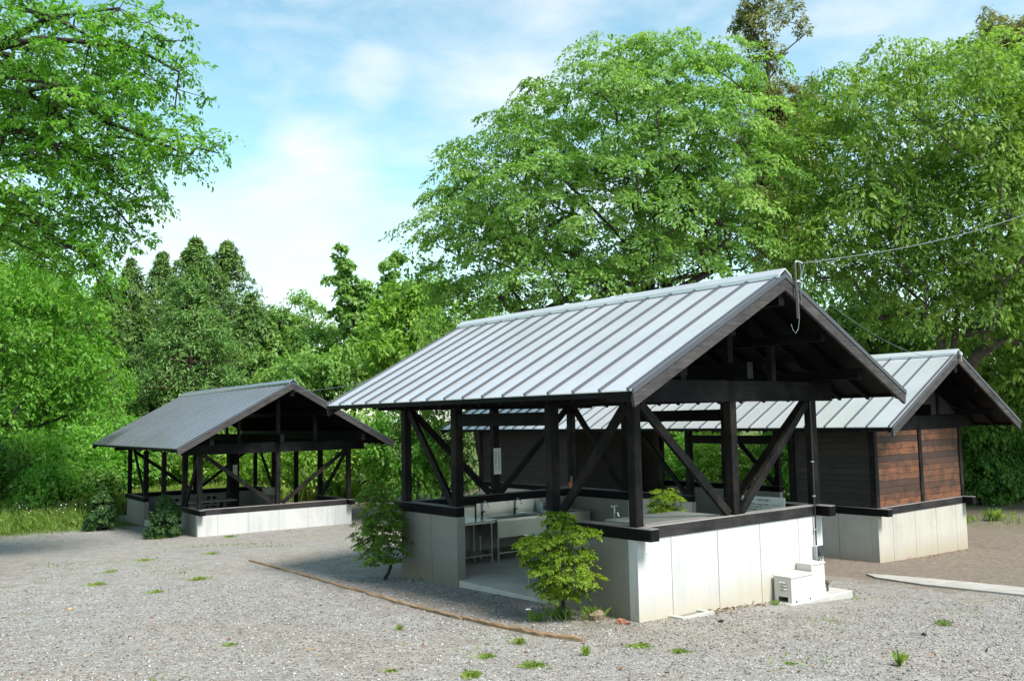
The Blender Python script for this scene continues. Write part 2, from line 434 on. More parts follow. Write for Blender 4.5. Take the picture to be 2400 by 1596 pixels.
def build_ground():
    # polar-ish fine grid near, coarse far
    xs = np.concatenate([[-1500,-600,-250,-120,-70], np.arange(-40, 45, .8), [60,85,130,260,600,1500]])
    ys = np.concatenate([[-1500,-600,-250,-120,-60,-35], np.arange(-22, 60, .8), [75,100,150,280,600,1500]])
    X, Y = np.meshgrid(xs, ys); Z = gz(X.ravel(), Y.ravel())
    V = np.stack([X.ravel(), Y.ravel(), Z], 1)
    nx, ny = len(xs), len(ys)
    I = np.arange(nx*ny).reshape(ny, nx)
    F = np.stack([I[:-1,:-1].ravel(), I[:-1,1:].ravel(), I[1:,1:].ravel(), I[1:,:-1].ravel()], 1)
    x, y = V[:,0], V[:,1]
    sm = lambda a, b, t: np.clip((t-a)/(b-a), 0, 1)**2*(3-2*np.clip((t-a)/(b-a), 0, 1))
    # lawn edge runs left of and behind the pavilions
    e1 = sm(22.5, 25.0, y + .10*x) * sm(2.2, .5, x)                 # meadow beyond the gravel, left of the far pavilion
    e2 = sm(28.5, 31, y) ; e3 = sm(17.0, 19.5, x+.2*y)
    grass = np.clip(e1+e2+.35*e3, 0, 1)
    soil = np.clip(sm(5.0, 7.5, x)*sm(-2.6, -.2, y+ .15*(x-7)) + .6*np.exp(-((x+7)**2/14+(y-15)**2/26)) + .45*np.exp(-((x+.9)**2/.9+(y-2.5)**2/10)), 0, 1)  # last patch puts the roof's shade beside the left wall into the colour
    m, T, p = mat('gravel_ground')
    pos = worldpos(T)
    vo = nd(T, 'ShaderNodeTexVoronoi'); vo.inputs['Scale'].default_value = 34; T.links.new(pos, vo.inputs['Vector'])
    vo2 = nd(T, 'ShaderNodeTexVoronoi'); vo2.inputs['Scale'].default_value = 75; T.links.new(pos, vo2.inputs['Vector'])
    hs = nd(T, 'ShaderNodeSeparateColor'); T.links.new(vo.outputs['Color'], hs.inputs['Color'])
    hs2 = nd(T, 'ShaderNodeSeparateColor'); T.links.new(vo2.outputs['Color'], hs2.inputs['Color'])
    stone = ramp(T, hs.outputs[0], [(0, (.14,.132,.122)), (.35, (.285,.272,.258)), (.8, (.42,.405,.385)), (1, (.56,.55,.54))])
    stone2 = ramp(T, hs2.outputs[0], [(0, (.14,.134,.124)), (.5, (.30,.288,.272)), (1, (.50,.485,.46))])
    gcol = mixc(T, 1.0, mixc(T, .5, stone, stone2), (.99,.982,.965), 'MULTIPLY')
    rust = ramp(T, hs.outputs[1], [(.93, (0,0,0)), (.96, (.5,.5,.5))])
    gcol = mixc(T, rust, gcol, (.26,.135,.10))
    n = noise(T, pos, .55, 6, .62); n2 = noise(T, pos, 3.2, 5, .6); nf = noise(T, pos, 40, 3)
    gcol = mixc(T, ramp(T, n2, [(.42, (0,0,0)), (.75, (.5,.5,.5))]), gcol, (.165,.148,.122))
    soilc = ramp(T, noise(T, pos, 9, 6, .7), [(.3, (.11,.082,.060)), (.55, (.215,.165,.125)), (.75, (.32,.265,.22))])
    grassc = ramp(T, noise(T, pos, 5, 6, .7), [(.3, (.045,.075,.016)), (.55, (.10,.135,.03)), (.75, (.18,.17,.06))])
    sa = nd(T, 'ShaderNodeAttribute'); sa.attribute_name = 'soil'
    ga = nd(T, 'ShaderNodeAttribute'); ga.attribute_name = 'lawn'
    def mask(a, nz, k=.55):
        ad = nd(T, 'ShaderNodeMath', operation='MULTIPLY_ADD'); T.links.new(nz, ad.inputs[0]); ad.inputs[1].default_value = k; T.links.new(a.outputs['Fac'], ad.inputs[2])
        return mr(T, ad.outputs[0], .42, .95, 0, 1)
    c = mixc(T, mixc(T, .8, (0,0,0), mask(sa, n2, .6)), gcol, soilc)
    c = mixc(T, mask(ga, n2, .4), c, grassc)
    big = noise(T, pos, .22, 4, .6, .6)
    c = mixc(T, ramp(T, big, [(.50, (.0,.0,.0)), (.66, (.5,.5,.5))]), c, mixc(T, 1.0, c, (1.0,.90,.74), 'MULTIPLY'))
    c = mixc(T, ramp(T, noise(T, worldpos(T, (1,.35,1)), .8, 5, .65), [(.52, (.0,.0,.0)), (.74, (.4,.4,.4))]), c, mixc(T, 1.0, c, (.68,.65,.60), 'MULTIPLY'))
    # thin green film of seedlings in patches
    film = ramp(T, n, [(.55, (0,0,0)), (.70, (.6,.6,.6))])
    c = mixc(T, mixc(T, 1.0, film, ramp(T, nf, [(.5,(0,0,0)),(.62,(1,1,1))]), 'MULTIPLY'), c, (.15,.18,.045))
    T.links.new(c, p.inputs['Base Color']); p.inputs['Roughness'].default_value = .92
    p.inputs['Specular IOR Level'].default_value = .2
    hh = nd(T, 'ShaderNodeMath', operation='ADD'); T.links.new(vo.outputs['Distance'], hh.inputs[0]); T.links.new(vo2.outputs['Distance'], hh.inputs[1])
    inv = nd(T, 'ShaderNodeMath', operation='MULTIPLY'); inv.inputs[1].default_value = -1; T.links.new(hh.outputs[0], inv.inputs[0])
    bump(T, p, inv.outputs[0], .9, .018)
    o = fast_mesh('ground', V, F, m, None, {'soil': ('POINT', soil), 'lawn': ('POINT', grass)}, True)
    tag(o, kind='structure', label='gravel yard with soil and grass round the shelters', )
build_ground()

# ----------------------------------------------------------------- buildings
def wall_run(parent, axis, a, b, c0, c1, z0, z1, j0, m, out_side, name='concrete_wall', endcaps=(True, True)):
    """concrete wall along axis from a to b, across c0..c1; formwork panels with recessed joints on both faces"""
    i = .012
    def B(mb, a0, a1, b0, b1, q0, q1):
        return mb.box(a0, a1, b0, b1, q0, q1) if axis == 'x' else mb.box(b0, b1, a0, a1, q0, q1)
    core = B(MB(), a+i, b-i, c0+i, c1-i, z0, z1-.006).build(name, m, parent)
    cuts = [a]; t = a+j0
    while t < b-.08: cuts.append(t); t += .9
    cuts.append(b)
    for side in (0, 1):
        ext = ((side == 0) == (out_side < 0))
        if ext:
            segs = [(cuts[k]+(.005 if k else 0), cuts[k+1]-(.005 if k < len(cuts)-2 else 0)) for k in range(len(cuts)-1)]
        else:
            segs = [(a, b)]
        for s0, s1 in segs:
            p0, p1 = (c0, c0+i+.004) if side == 0 else (c1-i-.004, c1)
            B(MB(), s0, s1, p0, p1, z0, z1 + random.uniform(-.002, 0)).build('concrete_panel', m, core)
    for k, (e0, e1) in enumerate(((a-.001, a+i+.003), (b-i-.003, b+.001))):
        if endcaps[k]:
            B(MB(), e0, e1, c0+i+.005, c1-i-.005, z0, z1-.001).build('concrete_panel', m, core)
    return core

def shelter(root, W, L, oe, on, yf, ze, zr, hc, posts_l, doors_l, posts_r, doors_r, M_roof, rib_sp, rib_h=.031, board_rooms=(), conc=None, conc_side=None, j0=.6, floor_drop=.04, headers=True, gable_mid=True):
    """timber shelter on low concrete walls. local frame: x across the gable, y along the ridge, z=0 at the wall top"""
    P = root; PS = .13; SH = .155; t = .15
    zb = 1.68                                # underside of ties and plates
    cm = conc or M['conc']; z0 = -hc-.45
    slope = (zr-ze)/(W/2+oe)
    zs = lambda x: ze + slope*((x+oe) if x < W/2 else (W+oe-x))
    # --- concrete walls
    wall_run(P, 'x', 0, W, 0, t, z0, 0, j0, cm, -1)
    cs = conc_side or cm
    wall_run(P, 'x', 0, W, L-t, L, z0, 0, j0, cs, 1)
    def side(x0, x1, doors, outs):
        y = t+.002
        for d0, d1 in list(doors)+[(L-t-.002, None)]:
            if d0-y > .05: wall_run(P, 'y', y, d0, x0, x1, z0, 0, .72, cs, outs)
            y = d1 if d1 else y
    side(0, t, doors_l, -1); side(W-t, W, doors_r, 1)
    MB().box(.02, W-.02, .02, L-.02, -hc-.35, -hc+floor_drop).build('floor_slab', M['floor'], P)
    # --- sills
    def sill_y(x0, x1, doors):
        y = -.24
        for d0, d1 in list(doors)+[(L+.24, None)]:
            MB().cbox(x0, x1, y, d0, .003, SH, .012).build('sill_beam', M['silly'], P)
            y = d1
    sill_y(-.012, t+.0, doors_l); sill_y(W-t, W+.012, doors_r)
    MB().cbox(t+.002, W-t-.002, -.014, t-.01, .003, SH, .012).build('sill_beam', M['wornsill'], P, label='weathered grey sill beam of the near gable')
    MB().cbox(t+.002, W-t-.002, L-t+.01, L+.012, .003, SH, .012).build('sill_beam', M['sillx'], P)
    # --- posts
    def post(x, y, zlo, zhi, s=PS, m=None):
        MB().cbox(x-s/2, x+s/2, y-s/2, y+s/2, zlo, zhi, .008).build('post', m or M['bwz'], P)
    h = PS/2
    for y in [h]+list(posts_l)+[L-h]:
        door_post = any(abs(y-d) < .3 for dd in doors_l for d in dd)
        post(h+.003, y, SH+.002 if y in (h, L-h) or any(True for dd in doors_l if not (dd[0] < y < dd[1])) and not any(dd[0] < y < dd[1] for dd in doors_l) else -hc+floor_drop, zb+.02, PS+.015 if door_post else PS)
    for y in [h]+list(posts_r)+[L-h]:
        door_post = any(abs(y-d) < .3 for dd in doors_r for d in dd)
        post(W-h-.003, y, -hc+floor_drop if any(dd[0] < y < dd[1] for dd in doors_r) else SH+.002, zb+.02, PS+.015 if door_post else PS)
    for y in (h, L-h): post(W/2, y, SH+.002, zb)
    # --- braces
    def brace(p, q, w=.045, hgt=.115, up=(0, 1, 0)):
        MB().beam(p, q, w, hgt, up).build('brace', M['bwz'], P)
    zt = zb-.02; zl = SH+.02
    for y in (h-.01, L-h+.01):
        if board_rooms: continue
        brace((PS+.04, y, zt), (W/2-PS*.5-.02, y, zl), hgt=.11, w=.06, up=(0,1,0)) if False else MB().beam((PS+.05, y, zt), (W/2-h-.06, y, zl), .11, .06, (0,1,0)).build('brace', M['bwz'], P)
        MB().beam((W-PS-.05, y, zt), (W/2+h+.06, y, zl), .11, .06, (0,1,0)).build('brace', M['bwz'], P)
    for x, doors, posts in ((h, doors_l, posts_l), (W-h, doors_r, posts_r)):
        if doors:
            d0, d1 = doors[0][0], doors[-1][1]
            pa = max([p for p in posts if p < d0+.1] or [d0]); pb = min([p for p in posts if p > d1-.1] or [d1])
            if not board_rooms: MB().beam((x, PS+.05, zt), (x, pa-h-.06, zl), .11, .06, (1,0,0)).build('brace', M['bwz'], P)
            MB().beam((x, min(L-PS-.05, pb+1.6), zt), (x, pb+h+.06, zl), .11, .06, (1,0,0)).build('brace', M['bwz'], P)
            if headers:
                for d in doors:
                    MB().box(x-.05, x+.05, pa+h+.012, pb-h-.012, 1.40, 1.59).build('header_beam', M['bwy'], P)
    # --- ties, plates, roof frame
    for y, mm in ((h, M['bwx']), (L-h, M['bwx'])):
        MB().cbox(-.45, W+.45, y-.055, y+.055, zb, zb+.29, .008).build('tie_beam', mm, P)
    n_mid = max(1, int(round(L/2.2))-1)
    for k in range(n_mid):
        y = L*(k+1)/(n_mid+1)
        MB().box(-.2, W+.2, y-.05, y+.05, zb+.03, zb+.28).build('tie_beam', M['bwx'], P)
    th = .14                                   # roof build-up below the metal
    for x in (h, W-h):
        MB().box(x-.06, x+.06, -on+.12, yf-.12, zb+.292, zs(x)-th-.05).build('wall_plate', M['bwy'], P)
    MB().box(W/2-.06, W/2+.06, -on+.06, yf-.06, zr-th-.26, zr-th-.05).build('ridge_beam', M['bwy'], P)
    for x in (W*.25+.0, W*.75):
        MB().box(x-.05, x+.05, -on+.10, yf-.10, zs(x)-th-.17, zs(x)-th-.045).build('purlin', M['bwy'], P)
    MB().box(W/2-.06, W/2+.06, -.30, L+.30, zb+.30, zb+.52).build('centre_beam', M['bwy'], P)
    for y in (h, L-h):
        MB().box(W/2-.055, W/2+.055, y-.05, y+.05, zb+.525, zr-th-.265).build('king_post', M['bwz'], P)
        for x in (W*.25, W*.75):
            MB().box(x-.045, x+.045, y-.045, y+.045, zb+.292, zs(x)-th-.175).build('strut', M['bwz'], P)
    # rafters
    y = -on+.09; nr = int((yf+on-.18)/.455)+1; sp = (yf+on-.18)/(nr-1)
    dz = slope
    for k in range(nr):
        yy = y+k*sp
        for s in (0, 1):
            xa, xb = (W/2-.02, -oe+.05) if s == 0 else (W/2+.02, W+oe-.05)
            MB().beam((xa, yy, zs(xa)-.095), (xb, yy, zs(xb)-.095), .045, .085, (0,0,1)).build('rafter', M['soffit'], P)
    for s in (0, 1):
        x0, x1 = (-oe+.012, W/2-.003) if s == 0 else (W+oe-.012, W/2+.003)
        q = [(x0, zs(x0)-.046), (x1, zs(x1)-.046), (x1, zs(x1)-.016), (x0, zs(x0)-.016)]
        MB().prism(q, 'y', -on+.03, yf-.03).build('roof_deck', M['soffit'], P)
    # metal sheets between standing ribs
    ylen = yf+on; n = max(3, int(round((ylen-.1)/rib_sp))); sp = (ylen-.10)/n
    nx, nz = -slope/math.hypot(1, slope), 1/math.hypot(1, slope)
    for s in (0, 1):
        sg = 1 if s == 0 else -1
        ex, rx = (-oe, W/2) if s == 0 else (W+oe, W/2)
        for k in range(-1, n+1):
            if k == -1: ya, yb = -on, -on+.05
            elif k == n: ya, yb = yf-.05, yf
            else: ya, yb = -on+.05+k*sp, -on+.05+(k+1)*sp
            q = [(ex, zs(ex)-.012), (rx, zr-.012), (rx, zr), (ex, zs(ex)), ]
            MB().prism(q, 'y', ya+.003, yb-.003).build('roof_sheet', M_roof, P)
        rw = .015
        for k in range(n+1):
            yy = -on+.05+k*sp
            ax, az = sg*nx, nz
            e = np.array([ex - sg*.012, 0, zs(ex)-.006]); r = np.array([rx-sg*.10, 0, zs(rx-sg*.10)])
            vs = []
            for pt in (e, r):
                for yo, hh in ((-rw, -.004), (rw, -.004), (rw*.8, rib_h), (-rw*.8, rib_h)):
                    vs.append((pt[0]+ax*hh, yy+yo, pt[2]+az*hh))
            MB().add(vs, [(0,1,2,3),(7,6,5,4),(0,4,5,1),(1,5,6,2),(2,6,7,3),(3,7,4,0)]).build('standing_rib', M['rib'], P)
        # verge flashing, barge board and eave trim
        for ye, yo in ((-on, -1), (yf, 1)):
            q = [(ex, zs(ex)-.045), (rx, zr-.045), (rx, zr+.016), (ex, zs(ex)+.016)]
            y_a, y_b = sorted((ye+yo*.002, ye+yo*.022))
            MB().prism(q, 'y', y_a, y_b).build('verge_flashing', M['rib'], P)
            q = [(ex+sg*.03, zs(ex)-.185), (rx, zr-.185-.02), (rx, zr-.052), (ex+sg*.005, zs(ex)-.052)]
            y_a, y_b = sorted((ye-yo*.03, ye+yo*.012))
            MB().prism(q, 'y', y_a, y_b).build('barge_board', M['worn'], P, label='weathered barge board' )
        a0, a1 = sorted((ex+sg*.002, ex+sg*.03))
        MB().box(a0, a1, -on+.02, yf-.02, zs(ex)-.075, zs(ex)-.016).build('eave_fascia', M['bwy'], P)
    # ridge cap
    cw = .13; q = []
    for dx, dz_ in ((-cw, -slope*cw+.012), (-cw, -slope*cw+.062), (0, .082), (cw, -slope*cw+.062), (cw, -slope*cw+.012), (cw-.012, -slope*cw+.012), (cw-.012, -slope*cw+.048), (0, .066), (-cw+.012, -slope*cw+.048), (-cw+.012, -slope*cw+.012)):
        q.append((W/2+dx, zr+dz_))
    mb = MB(); n_ = len(q)//2
    # two skins joined as a strip so that the cap stays open below
    for (a_, b_) in ((0,9),(1,8),(2,7),(3,6)):
        pass
    qa = [q[0], q[1], q[8], q[9]]; qb = [q[1], q[2], q[7], q[8]]; qc = [q[2], q[3], q[6], q[7]]; qd = [q[3], q[4], q[5], q[6]]
    for k_, qq in enumerate((qa, qb, qc, qd)): mb.prism(qq, 'y', -on-.02, yf+.02)
    mb.build('ridge_cap', M_roof, P)
    # --- boarded rooms
    for (ya, yb, gable) in board_rooms:
        ph = .128; z_ = SH+.004
        while z_ < zb-.02:
            zt_ = min(z_+ph, zb-.004)
            for xx in (.035, W-.055):
                MB().box(xx, xx+.022, ya+PS*(1 if ya < .2 else 0)+.004, yb-.01, z_+.002, zt_-.004).build('plank', M['dplank'], P)
            if gable:
                for x0, x1 in ((PS+.008, W/2-h-.005), (W/2+h+.005, W-PS-.008)):
                    jog = random.uniform(0, .006)
                    MB().box(x0, x1, .030-jog, .052, z_+.002, zt_-.005).build('plank', M['plank'], P)
            z_ += ph
        for xx in (.058, W-.07):
            MB().box(xx, xx+.012, ya+PS*(1 if ya < .2 else 0)+.02, yb-.03, SH+.004, zb+.25).build('wall_lining', M['dplank'], P)
        if gable:
            MB().box(.06, W-.06, .055, .07, SH+.01, zb-.01).build('wall_lining', M['dplank'], P)
            q = [(.05, zb+.3), (W-.05, zb+.3), (W/2, zr-th-.06)]
            MB().prism(q, 'y', .055, .075).build('gable_board', M['dplank'], P)
        yy = yb if ya < .2 else ya
        MB().box(.06, W-.06, yy-.03, yy-.005, -hc+floor_drop, zb+.2).build('partition', M['dplank'], P)

# main pavilion
main = empty('open_pavilion', (0, 0, 0), 0, 'large open timber pavilion with light grey ribbed roof and white concrete walls', 'pavilion')
shelter(main, 3.9, 5.485, .932, .90, 6.388, 1.793, 3.3045, .96, [1.62, 3.91], [(1.70, 3.836)], [1.62, 3.91], [(1.70, 3.836)], M['roof'], .455, conc_side=M['conc_shade'], j0=.606, floor_drop=.0)
# far pavilion
far = empty('open_pavilion', (.779, 17.693, -1.026), -.045, 'smaller open pavilion with dark ribbed roof and low concrete wall in the left distance', 'pavilion')
shelter(far, 4.684, 8.344, .893, 1.109, 9.796, 1.908, 3.696, .59, [1.52, 3.8, 6.03], [(1.6, 5.95)], [2.2, 4.25, 6.32], [(2.28, 6.24)], M['roof_d'], .42, rib_h=.016, conc=M['conc'], conc_side=M['conc_shade'], j0=.558, floor_drop=.02, headers=False)
# boarded house
house = empty('wash_house', (8.862, 1.986, -.573), .009, 'long timber house with orange plank gable behind the large open pavilion', 'building')
shelter(house, 3.732, 13.25, .926, .902, 14.02, 1.785, 3.253, 1.0, [1.94, 4.83, 6.6, 8.95], [(2.02, 4.74)], [1.94, 4.85, 6.6, 8.95], [(2.02, 4.78)], M['roof'], .455, board_rooms=((0, 1.9, True), (9.0, 13.2, False)), conc=M['conc_d'], j0=.561, headers=True)

# ----------------------------------------------------------------- vegetation
def unit(a): return a/(np.linalg.norm(a, axis=-1, keepdims=True)+1e-9)

def leaf_quads(name, base, direc, nrm, length, width, tint, m, parent, fold=.25):
    n = len(base); L = length[:, None]; Wd = width[:, None]
    side = unit(np.cross(nrm, direc))
    mid = base + direc*L*.45 - nrm*Wd*fold
    V = np.empty((n, 4, 3), np.float32)
    V[:, 0] = base; V[:, 1] = mid+side*Wd*.5+nrm*Wd*fold*1.4; V[:, 2] = base+direc*L - nrm*L*.12; V[:, 3] = mid-side*Wd*.5+nrm*Wd*fold*1.4
    F = np.arange(n*4, dtype=np.int32).reshape(n, 4)
    return fast_mesh(name, V.reshape(-1, 3), F, m, parent, {'tint': ('FACE', np.clip(tint, 0, 1))})

def clump_leaves(rng, C, O, rad, nleaf, leaf, aspect, droop, flat, jit=.5):
    """leaf positions for clumps at C with outward directions O; every clump is a drooping cap of sprays"""
    k = len(C); N = k*nleaf
    ci = np.repeat(np.arange(k), nleaf)
    up = unit(np.array([0, 0, 1.0])*1.0 + O*.55)
    a = unit(np.cross(up, rng.normal(size=(k, 3)))); b = np.cross(up, a)
    # sprays: a handful of radiating twigs in each clump
    ns = 9
    sa = rng.uniform(0, 2*np.pi, (k, ns)); sl = rng.uniform(.55, 1.1, (k, ns)); sz = rng.normal(0, .35, (k, ns))
    si = rng.integers(0, ns, N)
    t = np.sqrt(rng.uniform(0.02, 1, N))
    ang = sa[ci, si] + rng.normal(0, .20, N)
    r = rad[ci]*sl[ci, si]*t
    h = rad[ci]*(flat*(sz[ci, si] + rng.normal(0, .22, N)) + .35 - droop*t**2)
    rd = a[ci]*np.cos(ang)[:, None] + b[ci]*np.sin(ang)[:, None]
    P = C[ci] + rd*r[:, None] + up[ci]*h[:, None]
    D = unit(rd + up[ci]*(-(.15+1.5*droop*t))[:, None] + rng.normal(0, jit, (N, 3)))
    Nn = unit(up[ci] + rd*.5*t[:, None] + rng.normal(0, .45, (N, 3)))
    Nn = unit(Nn - D*(Nn*D).sum(1, keepdims=True))
    ln = leaf*rng.uniform(.45, 1.45, N)
    ctint = rng.normal(0, .14, k)
    tint = .44 + ctint[ci] + rng.normal(0, .19, N) + .10*t
    return P, D, Nn, ln, ln*aspect, tint

def poisson(rng, env, n, rmin, shell=.35):
    """clump centres through a union of ellipsoids, more of them near the outside"""
    env = np.array(env, float); vol = env[:, 3]*env[:, 4]*env[:, 5]; pr = vol**.8/np.sum(vol**.8)
    pts = []; outs = []
    tries = 0
    while len(pts) < n and tries < n*30:
        tries += 1
        e = env[rng.choice(len(env), p=pr)]
        d = rng.normal(size=3); d /= np.linalg.norm(d)
        q = d*(rng.uniform(shell**3, 1)**(1/3))
        p = e[:3] + q*e[3:6]
        if pts:
            dd = np.min(np.sum((np.array(pts[-600:])-p)**2, 1))
            if dd < (rmin*rng.uniform(.5, 1.1))**2: continue
        pts.append(p); outs.append(d)
    return np.array(pts), np.array(outs)

def grow_wood(rng, base, fork, C, trunk_r, limbs=(), sides=6, wob=.18, hang=False):
    """spanning skeleton: each clump joins the nearest node that lies closer to the trunk"""
    nodes = []; par = []; cnt = []
    def addn(p, q): nodes.append(np.array(p, float)); par.append(q); cnt.append(0); return len(nodes)-1
    p = addn(base, -1); nseg = 5
    for k in range(1, nseg+1):
        t = k/nseg
        p = addn(np.array(base)*(1-t)+np.array(fork)*t + rng.normal(0, trunk_r*.3, 3)*(k < nseg), p)
    fk = p
    for lm in limbs:
        q = fk
        for pt in lm: q = addn(pt, q)
    order = np.argsort(np.linalg.norm(C-np.array(fork), axis=1))
    ends = []
    for i in order:
        c = C[i]; A = np.array(nodes)
        d = np.linalg.norm(A-c, axis=1)
        below = np.maximum(0, (c[2]-A[:, 2]+.15) if hang else (A[:, 2]-c[2]+.1))*1.2
        j = int(np.argmin(d+below)) if len(A) > nseg else fk
        if j < fk: j = fk if d[fk] < d[j]*2.5 else j
        a = nodes[j]; v = c-a; L = np.linalg.norm(v)
        q = j
        ns = max(1, int(L/.7))
        for k in range(1, ns+1):
            t = k/ns
            sag = np.array([0, 0, 1])*((.10 if hang else .18)*L*math.sin(math.pi*t))
            q = addn(a+v*t+sag*(k < ns)+rng.normal(0, wob*.25*min(L, 1), 3)*(k < ns), q)
        ends.append(q)
    for e in ends:
        q = e
        while q != -1: cnt[q] += 1; q = par[q]
    for i in range(len(cnt)): cnt[i] = max(cnt[i], 1)
    tot = cnt[0]
    rad = [max(.006, trunk_r*(c/tot)**.60) for c in cnt]
    mbt, mbb = MB(), MB()
    kids = {}
    for i, q in enumerate(par):
        if q >= 0: kids.setdefault(q, []).append(i)
    def chain(start, first):
        pts = [nodes[start], nodes[first]]; rr = [min(rad[start], rad[first]*1.25), rad[first]]; q = first
        while kids.get(q):
            ks = sorted(kids[q], key=lambda z: -cnt[z]); nx = ks[0]
            for o in ks[1:]: todo.append((q, o))
            pts.append(nodes[nx]); rr.append(rad[nx]); q = nx
        return pts, rr
    todo = []; ks = sorted(kids.get(0, []), key=lambda z: -cnt[z])
    pts, rr = chain(0, ks[0]); rr[0] = trunk_r*1.35
    mbt.tube(pts, rr, 9)
    for o in ks[1:]: todo.append((0, o))
    while todo:
        s_, f_ = todo.pop(); pts, rr = chain(s_, f_); mbb.tube(pts, rr, 6 if max(rr) > .06 else 3, False)
    return mbt, mbb

def env_px(lst, depth, dr):
    """ellipsoids given where they stand: centre seen at (u, v) at a distance, radii in metres from the width"""
    k = depth/FPX; out = []
    for e in lst:
        u, v, ru, rv = e[:4]; dd = depth + (e[4] if len(e) > 4 else 0)
        c = at(u, v, dd); out.append((*c, ru*k, max(ru, rv)*k*0+min(dr, max(ru*k, .5)*1.15), rv*k))
    return out

def tree(name, label, cat, base, env, n, clump, nleaf, leaf, aspect, droop, flat, lm, bark, trunk_r, fork_h, seed, group=None, limbs=(), shell=.35, rmin=None, crown='crown', hang=False):
    rng = np.random.default_rng(seed)
    gzv = g(base[0], base[1])
    b = np.array([base[0], base[1], gzv-.15])
    root = empty(name, (b[0], b[1], gzv), 0, label, cat, group)
    C, O = poisson(rng, env, n, rmin if rmin else clump*.75, shell)
    fork = np.array([b[0]+rng.normal(0, .15), b[1]+rng.normal(0, .15), gzv+fork_h])
    off = np.array([b[0], b[1], gzv])
    mbt, mbb = grow_wood(rng, b, fork, C, trunk_r, limbs, hang=hang)
    for mb_, nm in ((mbt, 'trunk'), (mbb, 'branches')):
        mb_.v = [tuple(np.array(p)-off) for p in mb_.v]
        if mb_.v:
            o = mb_.build(nm, bark, root, True)
            if nm == 'branches': o['kind'] = 'stuff'
    rad = clump*rng.uniform(.7, 1.25, len(C))
    P, D, Nn, ln, wd, tint = clump_leaves(rng, C, O, rad, nleaf, leaf, aspect, droop, flat)
    cr = leaf_quads(crown, P-off, D, Nn, ln, wd, tint, lm, root)
    cr['kind'] = 'stuff'
    return root

def conifer(name, label, cat, base, top, half, lm, bark, seed, group=None, n=240, nleaf=90, leaf=.3, base_h=.08, ragged=.25, aspect=.3):
    rng = np.random.default_rng(seed)
    gzv = g(base[0], base[1]); H = top-gzv
    root = empty(name, (base[0], base[1], gzv), 0, label, cat, group)
    mb = MB(); lean = rng.normal(0, .02, 2)
    pts = [(lean[0]*H*t+rng.normal(0, .03), lean[1]*H*t+rng.normal(0, .03), -.2+(H+.1)*t) for t in np.linspace(0, 1, 8)]
    mb.tube(pts, list(np.linspace(H*.018+.04, .02, 8)), 8).build('trunk', bark, root, True)
    t = base_h + (1-base_h)*rng.uniform(0, 1, n)**1.0
    lev = rng.integers(0, 1000, n)
    ang = rng.uniform(0, 2*np.pi, n)
    lobes = 1+ragged*np.sin(3*ang+7*t*6+seed)+rng.normal(0, ragged*.5, n)
    prof = np.where(t > .78, np.clip((1-t)*1.55, .015, 1), .341+.659*(np.clip(.78-t, 0, 1)/.78)**.85)*(np.clip(t/.16, .35, 1))
    R = half*prof*lobes*rng.uniform(.45, 1.0, n)**.6
    C = np.stack([R*np.cos(ang), R*np.sin(ang), t*H - .10*R], 1)
    O = unit(np.stack([np.cos(ang), np.sin(ang), np.full(n, .15)], 1))
    bb = MB()
    for i in range(0, n, 2):
        z = C[i, 2]+.12*R[i]
        bb.tube([(lean[0]*z, lean[1]*z, z-.15*R[i]), C[i]], [.035*half/2+.01, .01], 4, False)
    bb.build('branches', bark, root, True)['kind'] = 'stuff'
    rad = (.035+.27*prof)*half*rng.uniform(.7, 1.2, n)
    P, D, Nn, ln, wd, tint = clump_leaves(rng, C, O, rad, nleaf, leaf, aspect, .25, .75, .6)
    cr = leaf_quads('crown', P, D, Nn, ln, wd, tint-.05, lm, root); cr['kind'] = 'stuff'
    return root

def shrub(name, label, base_uvd, ru, rv, lm, seed, group=None, n=60, clump=.55, nleaf=130, leaf=.13, aspect=.5, droop=.5, cat='shrub', bark=None):
    u, v, d = base_uvd; c = at(u, v, d); k = d/FPX
    gzv = g(c[0], c[1])
    top = c[2]+rv*k
    hz = max(.6, (top-gzv)/2)
    env = [(c[0], c[1], gzv+hz, ru*k, ru*k*.9, hz)]
    rng = np.random.default_rng(seed)
    for q in range(3):
        a = rng.uniform(0, 6.28); env.append((c[0]+math.cos(a)*ru*k*.5, c[1]+math.sin(a)*ru*k*.4, gzv+hz*rng.uniform(.8, 1.35), ru*k*.5, ru*k*.5, hz*.6))
    return tree(name, label, cat, (c[0], c[1]), env, n, clump, nleaf, leaf, aspect, droop, .5, lm, bark or M['bark_d'], .05, .35, seed, group, shell=.25, crown='foliage')

def base_at(u, d):
    c = at(u, 1000, d); return (c[0], c[1])

